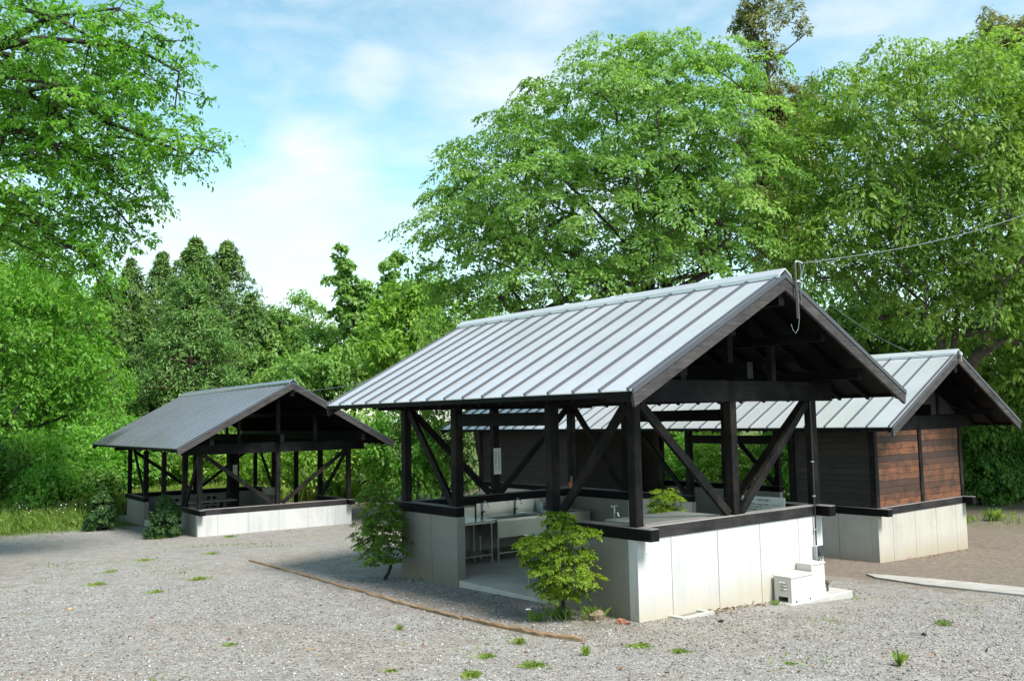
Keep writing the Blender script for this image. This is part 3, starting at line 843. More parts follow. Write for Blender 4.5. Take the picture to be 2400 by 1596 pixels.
def plant_trees():
    # great round tree behind the open pavilion
    d = 27
    e = env_px([(1470,310,300,175),(1200,480,190,190),(1650,380,190,220),(1420,520,360,150),(1080,590,115,150),(1130,460,110,90),(1640,560,170,110),(1330,270,150,60),(1560,200,210,80),(1100,700,120,50),(1300,680,180,60,-1.5),(1180,640,150,80,-.8),(1560,640,150,45,-1.2)], d, 4.2)
    k = lambda u, v, dd=0: at(u, v, d+dd)
    limbs = [[k(1520,640), k(1440,540), k(1330,430), k(1240,350)], [k(1545,640), k(1560,500), k(1600,380), k(1640,300)], [k(1530,660), k(1500,520), k(1490,380), k(1480,260)],
             [k(1500,680), k(1380,610), k(1240,560), k(1120,560)], [k(1570,660), k(1650,560), k(1720,470)], [k(1560,620,1.2), k(1500,480,2), k(1400,400,2.5)]]
    tree('broadleaf_tree', 'great round broadleaf tree rising behind the large open pavilion', 'tree', base_at(1540, d), e, 540, .90, 250, .110, .60, .30, .13, M['lf_main'], M['bark_d'], .30, 2.2, 11, limbs=limbs, shell=.5, rmin=.80)
    # drooping tree on the right
    d = 27
    e = env_px([(2150,300,270,170),(2000,540,190,130),(2290,520,230,220),(2420,300,200,190),(1960,400,120,130),(2230,700,170,90),(1900,620,110,60),(2420,640,140,200),(2090,180,60,60),(2330,170,130,70)], d, 4.0)
    k = lambda u, v, dd=0: at(u, v, d+dd)
    limbs = [[k(2190,720), k(2150,600), k(2080,480), k(2010,400)], [k(2215,720), k(2210,560), k(2200,420), k(2180,280)], [k(2245,730), k(2310,600), k(2380,470)], [k(2200,740), k(2080,640), k(1950,600)]]
    tree('broadleaf_tree', 'drooping light green tree with grey stems behind the plank gable', 'tree', base_at(2200, d+2), e, 480, 1.08, 240, .148, .42, .48, .14, M['lf_right'], M['bark'], .26, 3.2, 12, limbs=limbs, shell=.5, rmin=.88)
    # overhead tree on the left
    d = 20
    e = env_px([(120,140,260,150),(330,120,120,105),(230,310,210,110),(430,350,95,65),(90,470,210,120),(285,440,110,70),(440,200,55,55),(200,610,120,90),(310,560,55,50),(60,290,150,120),(235,700,60,60),(330,470,50,50)], d, 3.0)
    k = lambda u, v, dd=0: at(u, v, d+dd)
    limbs = [[k(-260,300), k(-100,250), k(0,225), k(130,200), k(250,285), k(350,325), k(430,360)], [k(-250,340), k(-90,280), k(20,295), k(110,330), k(200,415), k(280,500), k(330,560)],
             [k(-240,220), k(-60,130), k(90,90), k(210,100), k(330,120), k(420,170)], [k(-250,420), k(-100,420), k(30,480), k(130,560), k(220,610), k(260,690)], [k(-220,260,1), k(-40,200,1.5), k(120,240,1.5), k(260,260,1.5)],
             [k(60,210), k(130,260), k(230,370)], [k(-60,140,-.8), k(120,40,-.8), k(280,20,-.8), k(380,70,-.8)], [k(-150,480,.8), k(20,560,.8), k(150,640,.8), k(210,720,.8)]]
    tree('broadleaf_tree', 'overhanging branches of a bright green tree in the top corner', 'tree', base_at(-330, d), e, 600, .47, 78, .105, .5, .40, .18, M['lf_near'], M['bark_d'], .36, 3.4, 13, limbs=limbs, shell=.1, rmin=.42, hang=True)
    # darker tree under it
    d = 31
    e = env_px([(70,760,170,130),(170,870,110,90),(70,930,150,80),(30,680,130,60),(240,930,55,40)], d, 2.2)
    tree('broadleaf_tree', 'bushy green tree reaching toward the far pavilion under the overhanging branches', 'tree', base_at(-260, d), e, 300, .72, 120, .14, .46, .6, .4, M['lf_near'], M['bark_d'], .18, 1.6, 14, shell=.35)
    # tall brown-green conifer
    d = 38
    e = env_px([(1785,40,50,45),(1740,55,28,18),(1860,40,26,30),(1895,90,18,12),(1790,110,34,40),(1840,140,26,26),(1800,175,40,30),(1840,240,70,60),(1860,310,65,70),(1800,330,80,80),(1850,420,80,80),(1790,470,90,80),(1840,560,80,90),(1770,-40,40,50),(1820,-30,30,30)], d, 1.6)
    b = base_at(1805, d); k = lambda u, v: at(u, v, d)
    tree('conifer_tree', 'tall ragged conifer topping the trees behind the ridge of the large pavilion', 'tree', b, e, 330, .50, 170, .17, .34, .25, .7, M['lf_con2'], M['bark_d'], .32, 4, 15, limbs=[[k(1832,620), k(1822,420), k(1806,260), k(1796,100), k(1790,-40)]], shell=.1, rmin=.3)
    d = 42
    e = env_px([(2345,60,40,45),(2320,90,35,25),(2385,120,60,60),(2330,150,60,50),(2400,210,70,70),(2420,80,40,40)], d, 1.6)
    tree('conifer_tree', 'grey green conifer peeping over the drooping tree at the top edge', 'tree', base_at(2370, d), e, 170, .5, 150, .17, .34, .3, .7, M['lf_con2'], M['bark_d'], .3, 8, 16, shell=.1, rmin=.3)
    # cedars in the far left
    ced = [(455,556,190,52,'tallest cedar of the far left wood, left of the open sky gap'),(530,560,175,54,'pointed cedar directly beside the open sky gap'),(375,590,150,56,'cedar second from the tallest one'),
           (300,600,130,54,'cedar half hidden by the overhanging branches'),(585,690,110,49,'shorter cedar with its side facing the sky gap'),(235,650,150,51,'broad dark cedar behind the bushy green tree'),
           (150,640,150,56,'dark cedar deep behind the bushy green tree'),(60,600,150,57,'dark cedar behind the branches near the picture edge')]
    for i, (u, v, hw, d, lab) in enumerate(ced):
        b = base_at(u, d); top = at(u, v, d)[2]
        conifer('cedar_tree', lab, 'tree', b, top, hw*d/FPX*1.15, M['lf_con'], M['bark_c'], 30+i, 'cedars of the far left wood', n=420, nleaf=56, leaf=.265)
    b = base_at(445, 44)
    conifer('cedar_tree', 'lighter green broad cedar in front of the tallest dark one', 'tree', b, at(445, 625, 44)[2], 4.0, M['lf_con3'], M['bark_c'], 45, 'cedars of the far left wood', n=420, nleaf=80, leaf=.19)
    b = base_at(330, 45)
    conifer('cedar_tree', 'low dark cedar right above the far pavilion roof', 'tree', b, at(330, 750, 45)[2], 3.2, M['lf_con'], M['bark_c'], 46, 'cedars of the far left wood', n=230, nleaf=110, leaf=.26)
    # middle trees over the far pavilion
    mids = [([(798,590,7,25),(808,630,16,26),(815,680,28,42),(852,690,14,38),(780,655,16,8),(840,750,45,45),(800,730,20,12),(860,800,55,50)], 47, 230, .27, M['lf_mid'], 'thin tree with a sparse pointed top against the white sky', 815, 20, .1),
            ([(930,600,20,9),(912,622,16,8),(918,650,14,16),(915,690,34,36),(880,745,48,60),(890,830,70,70)], 49, 240, .30, M['lf_mid'], 'slender tree with a bare tuft beside the great round tree', 910, 21, .1),
            ([(965,700,65,45),(930,790,90,90),(1010,760,60,110),(985,880,100,70)], 41, 220, .6, M['lf_lime'], 'yellow green tree at the left foot of the great round tree', 965, 22, .35),
            ([(720,720,40,40),(660,770,60,45),(740,800,90,60),(640,850,90,70)], 50, 200, .6, M['lf_mid'], 'round tree filling the gap right of the cedars', 690, 23, .3),
            ([(760,880,130,60),(850,870,80,70),(690,900,90,50)], 46, 210, .65, M['lf_mid'], 'leafy tree directly above the far pavilion ridge', 770, 24, .35),
            ([(610,790,60,70),(590,870,80,60)], 50, 130, .6, M['lf_con'], 'dark tree between the cedars and the leafy tree', 600, 25, .3),
            ([(1110,800,130,90),(1240,820,130,90),(1050,880,100,80)], 37, 260, .75, M['lf_main'], 'shaded tree behind the upper roof edge of the large pavilion', 1130, 26, .35),
            ([(1960,760,140,110),(2080,820,130,110),(1880,830,100,120)], 34, 260, .75, M['lf_under'], 'dense tree right behind the wash house ridge', 1990, 27, .35),
            ([(2330,860,130,120),(2450,780,120,180),(2270,960,110,110)], 34, 300, .75, M['lf_under'], 'shadowy tree right of the wash house gable', 2350, 28, .35),
            ([(2150,880,140,120),(2050,980,120,100),(2200,1010,130,90)], 40, 260, .8, M['lf_under'], 'dark tree deep in the wood behind the wash house', 2140, 29, .35),
            ([(2420,1010,130,120),(2330,1080,110,90),(2520,900,140,160)], 38, 260, .8, M['lf_con'], 'dark tree at the edge of the wood on the right', 2420, 61, .3),
            ([(2400,830,90,110),(2500,640,150,180),(2760,600,260,240,-1),(2950,560,200,220,-2)], 30, 420, .7, M['lf_right'], 'drooping branches hanging over the end of the wash house roof', 2480, 62, .3),
            ([(1700,860,200,110),(1500,880,160,90),(1620,960,200,80)], 42, 300, .85, M['lf_under'], 'shaded tree seen through the large pavilion gable', 1620, 63, .35),
            ([(30,600,120,120),(-60,760,160,160)], 40, 200, .8, M['lf_mid'], 'leafy tree behind the overhanging branches at the picture edge', -60, 64, .3)]
    for (e, d, n, cl, lm, lab, u, seed, sh) in mids:
        tree('broadleaf_tree', lab, 'tree', base_at(u, d), env_px(e, d, 2.6), n, cl, 92, .20 if d < 40 else .23, .46, .55, .45, lm, M['bark_d'], .16, 1.8, seed, 'trees round the campground', shell=sh, rmin=cl*.6)
    # shrubs
    sh = [(60,1040,37,130,110,'lf_shrub','lush shrub left of the far pavilion, nearest the picture edge'),(170,1060,36,100,100,'lf_shrub','lush shrub between two others left of the far pavilion'),
          (285,1070,40,90,100,'lf_shrub','shrub pressing against the far pavilion corner post'),(-20,1090,34,100,70,'lf_under','low dark green shrub at the meadow edge'),
          (110,1130,34,90,45,'lf_shrub','low pale shrub with broad leaves in the meadow'),(215,1140,35,60,35,'lf_under','low dark shrub behind the meadow flowers'),
          (390,1070,43,110,90,'lf_lime','pale shrub seen between the left posts of the far pavilion'),(510,1080,42,120,90,'lf_lime','yellow green shrub seen through the middle of the far pavilion'),
          (640,1080,41,110,95,'lf_lime','yellow green shrub behind the middle post of the far pavilion'),(750,1070,40,110,100,'lf_lime','pale shrub seen through the right bay of the far pavilion'),
          (855,1060,39,80,110,'lf_lime','tall shrub right of the far pavilion'),(950,1040,38,100,110,'lf_shrub','tall leafy shrub seen left of the large pavilion corner post'),
          (1040,1070,40,80,110,'lf_under','darker shrub seen through the left bay of the large pavilion'),(1560,1080,36,100,80,'lf_shrub','sunlit shrub seen through the large pavilion beside its middle post'),
          (1700,1080,35,100,80,'lf_lime','bright shrub seen between the gable braces of the large pavilion'),(1860,1080,34,90,90,'lf_shrub','sunlit shrub seen beside the right gable post of the large pavilion'),
          (1450,1090,38,110,80,'lf_under','dark shrub seen behind the right sill of the large pavilion'),(2300,1130,33,80,80,'lf_under','dark shrub in the shade right of the wash house'),
          (2420,1120,34,100,100,'lf_under','dark shrub in the shade at the right edge')]
    for i, (u, v, d, ru, rv, lm, lab) in enumerate(sh):
        shrub('shrub', lab, (u, v, d), ru, rv, M[lm], 80+i, 'shrubs round the gravel yard', n=int(40+ru*rv/170), clump=.5 if d < 32 else .6, nleaf=80 if d > 38.5 else 105, leaf=.12 if d < 32 else .15)

plant_trees()

def small_maple(base, h, r, lm, seed, label, skew=0.0, n=300, leaf=.029, nleaf=125):
    gzv = g(*base); rng = np.random.default_rng(seed)
    env = []
    for k in range(7):
        t = k/6; rr = r*(.30+.82*math.sin(math.pi*(.30+.58*t)))
        env.append((base[0]+rng.normal(0, .06), base[1]+rng.normal(0, .06), gzv+h*(.26+.68*t), rr, rr, h*.085))
    return tree('maple_bush', label, 'small tree', base, env, n, r*.21, nleaf, leaf, .42, .05, .10, lm, M['bark_d'], .028, h*.2, seed, 'young maples beside the large pavilion', shell=.2, rmin=r*.09, crown='foliage')
small_maple((-.47, 5.36), 1.50, .44, M['lf_maple2'], 101, 'young maple with a bare forked trunk left of the large pavilion wall')
small_maple((-.62, .70), 1.27, .42, M['lf_maple'], 102, 'bushy yellow green maple in front of the pavilion doorway', n=320)
small_maple((6.3, 5.2), 1.35, .42, M['lf_maple'], 103, 'small maple seen through the pavilion above its right sill')

def fir_bush(base, h, half, seed, label):
    o = conifer('fir_bush', label, 'small tree', base, g(*base)+h, half, M['lf_fir'], M['bark_d'], seed, 'dark firs before the far pavilion', n=90, nleaf=110, leaf=.085, base_h=.04, ragged=.2, aspect=.35)
    return o
fir_bush((.15, 18.6), 1.25, .62, 111, 'dark fir standing in the doorway of the far pavilion')
fir_bush((-.35, 23.2), 1.35, .62, 112, 'dark fir at the far left corner of the far pavilion')

# ----------------------------------------------------------------- ground cover
def blades(name, P, h, w, lean, m, parent=None, seed=1, tint=None):
    rng = np.random.default_rng(seed); n = len(P)
    a = rng.uniform(0, 2*np.pi, n); d = np.stack([np.cos(a), np.sin(a), np.zeros(n)], 1); s = np.stack([-np.sin(a), np.cos(a), np.zeros(n)], 1)
    hh = (h*rng.uniform(.5, 1.3, n))[:, None]; ww = (w*rng.uniform(.7, 1.3, n))[:, None]; le = (lean*rng.uniform(.1, 1.2, n))[:, None]
    up = np.array([0, 0, 1.0])
    V = np.empty((n, 4, 3), np.float32)
    V[:, 0] = P - s*ww/2; V[:, 1] = P + s*ww/2
    mid = P + up*hh*.6 + d*hh*le*.4
    V[:, 2] = P + up*hh*(1-.35*le) + d*hh*le
    V[:, 3] = mid - s*ww*.5
    F = np.arange(n*4, dtype=np.int32).reshape(n, 4)
    t = .45+rng.normal(0, .2, n) if tint is None else tint
    return fast_mesh(name, V.reshape(-1, 3), F, m, parent, {'tint': ('FACE', np.clip(t, 0, 1))})

def ground_cover():
    rng = np.random.default_rng(5)
    # meadow left of and behind the far pavilion
    n = 44000
    x = rng.uniform(-16, 2.0, n); y = rng.uniform(22.8, 34, n)
    e = 23.6 - .10*x + rng.normal(0, .45, n)
    k = (y > e) & ~((x > -.1) & (y < 28.6)); x, y = x[k], y[k]
    hgt = np.clip((y-23.6+.10*x)/3.2, .12, 1)
    P = np.stack([x, y, gz(x, y)], 1)
    o = blades('grass', P, .55*hgt, .022, .6, M['grass'], None, 6); tag(o, 'long green grass of the meadow left of the far pavilion', kind='stuff')
    # thin grass round the right hand wood edge and behind the far pavilion
    n = 24000
    x = rng.uniform(-2, 24, n); y = rng.uniform(2, 36, n)
    k = ((y > 29) | (((x + .2*y) > 20.6) & ((x + .2*y) < 22) & (rng.uniform(0, 1, n) < .5))); x, y = x[k], y[k]
    P = np.stack([x, y, gz(x, y)], 1)
    o = blades('grass', P, .28, .02, .6, M['grass'], None, 7); tag(o, 'thin grass along the edge of the wood', kind='stuff')
    n = 14000
    x = rng.uniform(-3, 12, n); y = rng.uniform(28.6, 33.5, n)
    o = blades('grass', np.stack([x, y, gz(x, y)], 1), .75, .03, .5, M['weed'], None, 9); tag(o, 'tall pale grass behind the far pavilion', kind='stuff')
    # sparse seedlings in the left yard
    n = 26000
    x = rng.uniform(-11, 3.5, n); y = rng.uniform(6, 23.5, n)
    f = np.sin(x*.9+1.3)*np.sin(y*.55+.4*x)+.6*np.sin(2.3*x+y*1.1)*np.sin(1.7*y-.6*x)+rng.normal(0, .35, n)
    k = (f > 1.0) & ~((x > .6) & (y > 17.5)) & ~((x > -.8) & (y < 7.5)); x, y = x[k], y[k]
    o = blades('grass', np.stack([x, y, gz(x, y)], 1), .035, .012, 1.2, M['grass'], None, 8); tag(o, 'thin short grass sprouting through the gravel on the left', kind='stuff')
    n = 16000
    x = rng.uniform(-6.5, 6.5, n); y = rng.uniform(-6, 2.2, n)
    f = np.sin(x*1.7+2.1)*np.sin(y*1.9+.7*x)+.7*np.sin(4.1*x-y*2.3)*np.sin(3.3*y+1.6*x)+rng.normal(0, .35, n)
    wall = (np.abs(y+.06) < .07) & (x > .1) & (x < 3.9) & (rng.uniform(0, 1, n) < .5)
    wall |= (np.abs(x+.06) < .07) & (y > .1) & (y < 1.7)
    k = ((f > 1.15) | wall) & ~((x > -.01) & (y > -.01)) & ~((x > 2.5) & (y > -.4) & (x < 4.1)); x, y = x[k], y[k]
    o = blades('grass', np.stack([x, y, gz(x, y)], 1), .040, .009, 1.1, M['weed'], None, 18); tag(o, 'thin seedlings scattered through the foreground gravel', kind='stuff')
    # white flower heads of the meadow weeds
    n = 160
    x = rng.uniform(-9, .2, n); y = rng.uniform(25.2, 28.5, n); z = gz(x, y)+rng.uniform(.45, .75, n)
    D = unit(rng.normal(size=(n, 3))); N_ = unit(np.array([0, 0, 1.])+rng.normal(0, .4, (n, 3))); N_ = unit(N_-D*(N_*D).sum(1, keepdims=True))
    o = leaf_quads('meadow_flowers', np.stack([x, y, z], 1), D, N_, rng.uniform(.03, .06, n), rng.uniform(.03, .05, n), np.full(n, .5), M['petal'], None); tag(o, 'tiny white flowers over the meadow grass', kind='stuff')
    # gravel stones near the camera
    n = 40000
    uu = rng.uniform(-120, 2520, n); dd = np.sqrt(rng.uniform(6.2**2, 15.5**2, n))
    lat = (uu-1200)/FPX*dd
    fx, fy = _fw[:2]/np.linalg.norm(_fw[:2]); rx, ry = _rt[:2]
    x = CAM[0]+fx*dd+rx*lat; y = CAM[1]+fy*dd+ry*lat
    inside = (x > -.03) & (x < 3.95) & (y > -.03) & (y < 5.55)
    inside |= (x > 1.9) & (x < 4.3) & (y > -1.0) & (y < 0)
    inside |= (x > 8.7) & (y > 1.9)
    thin = (x > 5) & (y > -1.5) & (rng.uniform(0, 1, n) < .75)
    k = ~inside & ~thin; x, y = x[k], y[k]; n = len(x)
    base = np.array([(1,0,0),(-1,0,0),(0,1,0),(0,-1,0),(0,0,1),(0,0,-1)], float)
    f = np.array([(0,2,4),(2,1,4),(1,3,4),(3,0,4),(2,0,5),(1,2,5),(3,1,5),(0,3,5)])
    size = .0065+.0115*rng.uniform(0, 1, n)**2.2
    a = rng.uniform(0, 6.28, n)
    V = base[None]*(size[:, None, None]*rng.uniform(.6, 1.4, (n, 6, 1)))*np.array([1, 1, .62])
    c, s = np.cos(a)[:, None], np.sin(a)[:, None]
    V = np.stack([V[..., 0]*c-V[..., 1]*s, V[..., 0]*s+V[..., 1]*c, V[..., 2]], -1)
    V += np.stack([x, y, gz(x, y)+size*.25], 1)[:, None]
    F = (np.arange(n)[:, None, None]*6+f[None]).reshape(-1, 3)
    m, T, p = mat('gravel_stone')
    at_ = nd(T, 'ShaderNodeAttribute'); at_.attribute_name = 'tint'
    T.links.new(ramp(T, at_.outputs['Fac'], [(0, (.095,.091,.085)), (.4, (.235,.229,.219)), (.8, (.38,.37,.358)), (.93, (.53,.52,.505)), (.95, (.30,.16,.12)), (1, (.36,.21,.15))]), p.inputs['Base Color'])
    p.inputs['Roughness'].default_value = .9; p.inputs['Specular IOR Level'].default_value = .2
    o = fast_mesh('gravel', V.reshape(-1, 3), F, m, None, {'tint': ('FACE', np.repeat(rng.uniform(0, 1, n)**1.15, 8))})
    tag(o, 'loose grey gravel stones covering the yard', kind='stuff')
ground_cover()

def ground_px(u, v):
    """the spot of ground seen at (u, v)"""
    d = ray(u, v); t = 9.0
    for _ in range(40):
        p = CAM+d*t; z = g(p[0], p[1]); t = (z-CAM[2])/d[2]
    return CAM+d*t

def weeds():
    lst = [(1500,1515,.20,.05,'flat bright green weed patch on the gravel before the pavilion corner','weed'),(1590,1528,.11,.05,'small round weed just right of the flat green patch','weed'),
           (1373,1535,.05,.16,'upright weed stalk at the end of the timber edging','weed'),(1220,1508,.10,.09,'leafy weed above the end of the timber edging','weed'),
           (1140,1540,.13,.05,'low weed with a brown leaf beside it left of the leafy one','weed'),(1250,1560,.17,.06,'spreading weed at the bottom edge below the timber edging','weed'),
           (1105,1585,.12,.07,'weed cut by the bottom edge of the picture','weed'),(537,1512,.10,.04,'lone low weed on the open gravel of the left foreground','weed'),
           (936,1475,.05,.08,'tiny upright weed left of the timber edging','weed'),(2212,1465,.12,.10,'dark leafy weed on the gravel at the far right','grass'),
           (2110,1560,.035,.20,'tall thin weed stalk in the right foreground','weed'),(1850,1555,.08,.03,'small flat weed in the right foreground','weed'),
           (915,1573,.10,.03,'faint flat weed at the bottom edge left of the edging','weed'),(230,1370,.18,.06,'yellowish grass tuft in the left gravel','weed'),
           (258,1340,.15,.05,'yellowish grass tuft just behind another on the left gravel','weed'),(465,1358,.18,.06,'yellowish grass tuft midway to the timber edging','weed'),
           (495,1298,.22,.05,'wide faint grass tuft before the far pavilion wall','weed'),(365,1388,.22,.04,'faint grass patch on the left gravel nearest the camera','weed'),
           (340,1313,.25,.05,'faint grass patch before the far pavilion doorway','weed'),(60,1235,.3,.2,'tall weed tuft at the meadow edge','grass'),
           (1643,1430,.05,.16,'thin grass tuft at the foot of the white gable wall','grass'),(1780,1405,.12,.14,'grass tuft at the left end of the pump pad','grass'),
           (1818,1417,.09,.10,'grass tuft in front of the pump pad','grass'),(1483,1448,.16,.2,'thick grass tuft at the corner of the white wall','grass'),
           (1390,1450,.18,.22,'thick grass round the stones by the pavilion corner','grass'),(1318,1448,.3,.2,'thick grass round the foot of the bushy maple','grass'),
           (1255,1455,.15,.16,'grass tuft with a white flower left of the bushy maple','grass'),(2330,1220,.35,.5,'tall pale flowering weed at the edge of the dark wood','weed'),
           (2260,1225,.25,.35,'weed tuft beside the wash house corner at the wood edge','weed'),(540,1258,.2,.06,'weed tuft at the foot of the far pavilion corner','grass'),
           (370,1262,.35,.14,'grass round the foot of the doorway fir','grass')]
    for i, (u, v, r, h, lab, lm) in enumerate(lst):
        c = ground_px(u, v); rng = np.random.default_rng(300+i)
        n = int(90+r*600) if h < .1 else int(40+r*350); a = rng.uniform(0, 6.28, n); q = r*np.abs(rng.normal(0, .42 if h < .1 else .46, n))
        x = q*np.cos(a); y = q*np.sin(a)
        z = gz(c[0]+x, c[1]+y)-g(c[0], c[1])
        flat = h < .08
        o = blades('weed_tuft', np.stack([x, y, z-.004], 1), h*(.9 if flat else .75), .0045, 1.3 if flat else .6, M[lm], None, 400+i)
        o.location = (c[0], c[1], g(c[0], c[1])); tag(o, lab, 'weed', 'weeds growing in the gravel')
weeds()

# ----------------------------------------------------------------- loose things on the ground
def rock(u, v, sx, sy, sz, m, lab, seed):
    c = ground_px(u, v); rng = np.random.default_rng(seed)
    mb = MB(); n, r_ = 9, 5; vs = []
    for i in range(1, r_):
        ph = math.pi*i/r_
        for k in range(n):
            an = 2*math.pi*k/n; f = 1+rng.normal(0, .14)
            vs.append((sx*math.sin(ph)*math.cos(an)*f, sy*math.sin(ph)*math.sin(an)*f, sz*(math.cos(ph)*.9+.35)*f))
    vs += [(0, 0, sz*1.25), (0, 0, -sz*.6)]; b = (r_-1)*n
    fs = [(i*n+k, i*n+(k+1) % n, (i+1)*n+(k+1) % n, (i+1)*n+k) for i in range(r_-2) for k in range(n)]
    fs += [(b, (k+1) % n, k) for k in range(n)]+[(b+1, (r_-2)*n+k, (r_-2)*n+(k+1) % n) for k in range(n)]
    o = mb.add(vs, fs).build('rock', m); o.location = (c[0], c[1], g(c[0], c[1])); o.rotation_euler = (0, 0, rng.uniform(0, 6))
    tag(o, lab, 'rock', 'stones along the pavilion foot')
rock(1018, 1357, 0.112, 0.083, 0.079, M['grock'], 'grey rounded rock against the left concrete wall', 1)
rock(990, 1358, 0.090, 0.068, 0.058, M['rock'], 'brown rock just left of the grey rounded one', 2)
rock(963, 1362, 0.053, 0.045, 0.036, M['rock'], 'small brown stone nearest the young maple trunk', 3)
rock(1400, 1452, 0.112, 0.075, 0.101, M['rock'], 'mossy tan rock among the grass by the bushy maple', 4)
rock(1460, 1462, 0.098, 0.053, 0.050, M['brock'], 'broken rust red rock at the white wall corner', 5)
rock(1470, 1450, 0.045, 0.045, 0.058, M['rock'], 'pale pointed stone behind the rust red rock', 6)
rock(1690, 1457, 0.053, 0.038, 0.025, M['black'], 'dark flat lump lying before the drain frame', 7)
rock(165, 1428, 0.041, 0.030, 0.022, simple('orange_stone', (.45,.28,.14), .8), 'small orange stone on the left foreground gravel', 8)
rock(2165, 1488, 0.038, 0.030, 0.022, M['black'], 'small black stone in the right foreground', 9)

def timber(pts, w, h, lab, seed):
    rng = np.random.default_rng(seed); mb = MB()
    P = [ground_px(u, v) for u, v in pts]; Q = []
    for a, b in zip(P[:-1], P[1:]):
        for t in np.linspace(0, 1, 7)[:-1]: Q.append(a*(1-t)+b*t)
    Q.append(P[-1]); org = Q[0].copy(); vs = []
    for i, q in enumerate(Q):
        d = Q[min(i+1, len(Q)-1)]-Q[max(i-1, 0)]; d[2] = 0; d /= np.linalg.norm(d); s = np.array([-d[1], d[0], 0])
        zz = g(q[0], q[1]); e = .75 if i in (0, len(Q)-1) else 1
        for a_, b_ in ((-1,-.4),(1,-.4),(.85,.75),(.1,1.0),(-.9,.7)):
            p = np.array([q[0], q[1], zz])+s*a_*w/2*(1+rng.normal(0, .16))*e+np.array([0,0,1])*b_*h*(1+rng.normal(0, .18))*e
            vs.append(p-org)
    n = 5; fs = [(i*n+k, i*n+(k+1) % n, (i+1)*n+(k+1) % n, (i+1)*n+k) for i in range(len(Q)-1) for k in range(n)]
    fs += [tuple(range(n-1, -1, -1)), tuple((len(Q)-1)*n+k for k in range(n))]
    o = mb.add(vs, fs).build('edging_timber', M['timber']); o.location = tuple(org)
    tag(o, lab, 'timber', 'weathered timbers edging the gravel')
timber([(585,1314),(700,1345),(800,1375),(868,1392)], .065, .04, 'straight brown edging timber ending toward the far pavilion', 1)
timber([(862,1392),(930,1412),(1000,1430),(1085,1452)], .075, .045, 'middle edging timber with a pale top beside the young maple', 2)
timber([(1078,1449),(1160,1468),(1260,1488),(1368,1504)], .065, .05, 'split reddish edging timber nearest the bushy maple', 3)

def litter():
    rng = np.random.default_rng(9); n = 170
    u = rng.uniform(0, 2400, n); v = 1250+340*rng.uniform(0, 1, n)**.8
    P = []
    for a, b in zip(u, v):
        p = ground_px(a, b)
        if (-.1 < p[0] < 4 and -.1 < p[1] < 5.6) or (p[0] > 8.6 and p[1] > 1.8) or (p[0] > .3 and p[1] > 17): continue
        P.append((p[0], p[1], g(p[0], p[1])+.012))
    for k in range(120):
        a = rng.uniform(.9, 2.5) if k < 70 else rng.uniform(9.0, 12.5); b = -.02-abs(rng.normal(0, .09))+(0 if k < 70 else 1.98)
        P.append((a, b, g(a, b)+.012))
    P = np.array(P); n = len(P)
    D = unit(np.stack([rng.normal(size=n), rng.normal(size=n), rng.normal(0, .2, n)], 1)); N_ = unit(np.array([0,0,1.])+rng.normal(0, .35, (n, 3))); N_ = unit(N_-D*(N_*D).sum(1, keepdims=True))
    ln = rng.uniform(.03, .085, n)
    o = leaf_quads('leaf_litter', P, D, N_, ln, ln*.5, rng.uniform(0, 1, n), M['dry'], None); tag(o, 'scattered dry brown leaves on the gravel', kind='stuff')
litter()

# concrete strip in the right yard
def path():
    mb = MB(); L_ = [(2030,1347),(2150,1356),(2300,1370),(2460,1386)]; R_ = [(2052,1356),(2165,1373),(2306,1388),(2460,1404)]
    a = [ground_px(u, v) for u, v in L_]; b = [ground_px(u, v) for u, v in R_]; vs = []
    for p, q in zip(a, b):
        vs += [(p[0], p[1], p[2]+.03), (q[0], q[1], q[2]+.03), (p[0], p[1], p[2]-.1), (q[0], q[1], q[2]-.1)]
    fs = []
    for i in range(3):
        k = i*4; fs += [(k, k+1, k+5, k+4), (k+2, k+6, k+7, k+3), (k, k+4, k+6, k+2), (k+1, k+3, k+7, k+5)]
    fs += [(0, 2, 3, 1), (12, 13, 15, 14)]
    tag(mb.add(vs, fs).build('path', simple('path_concrete', (.33,.31,.28), .88, 0, .2, 5)), 'narrow concrete strip across the right yard', kind='structure')
path()

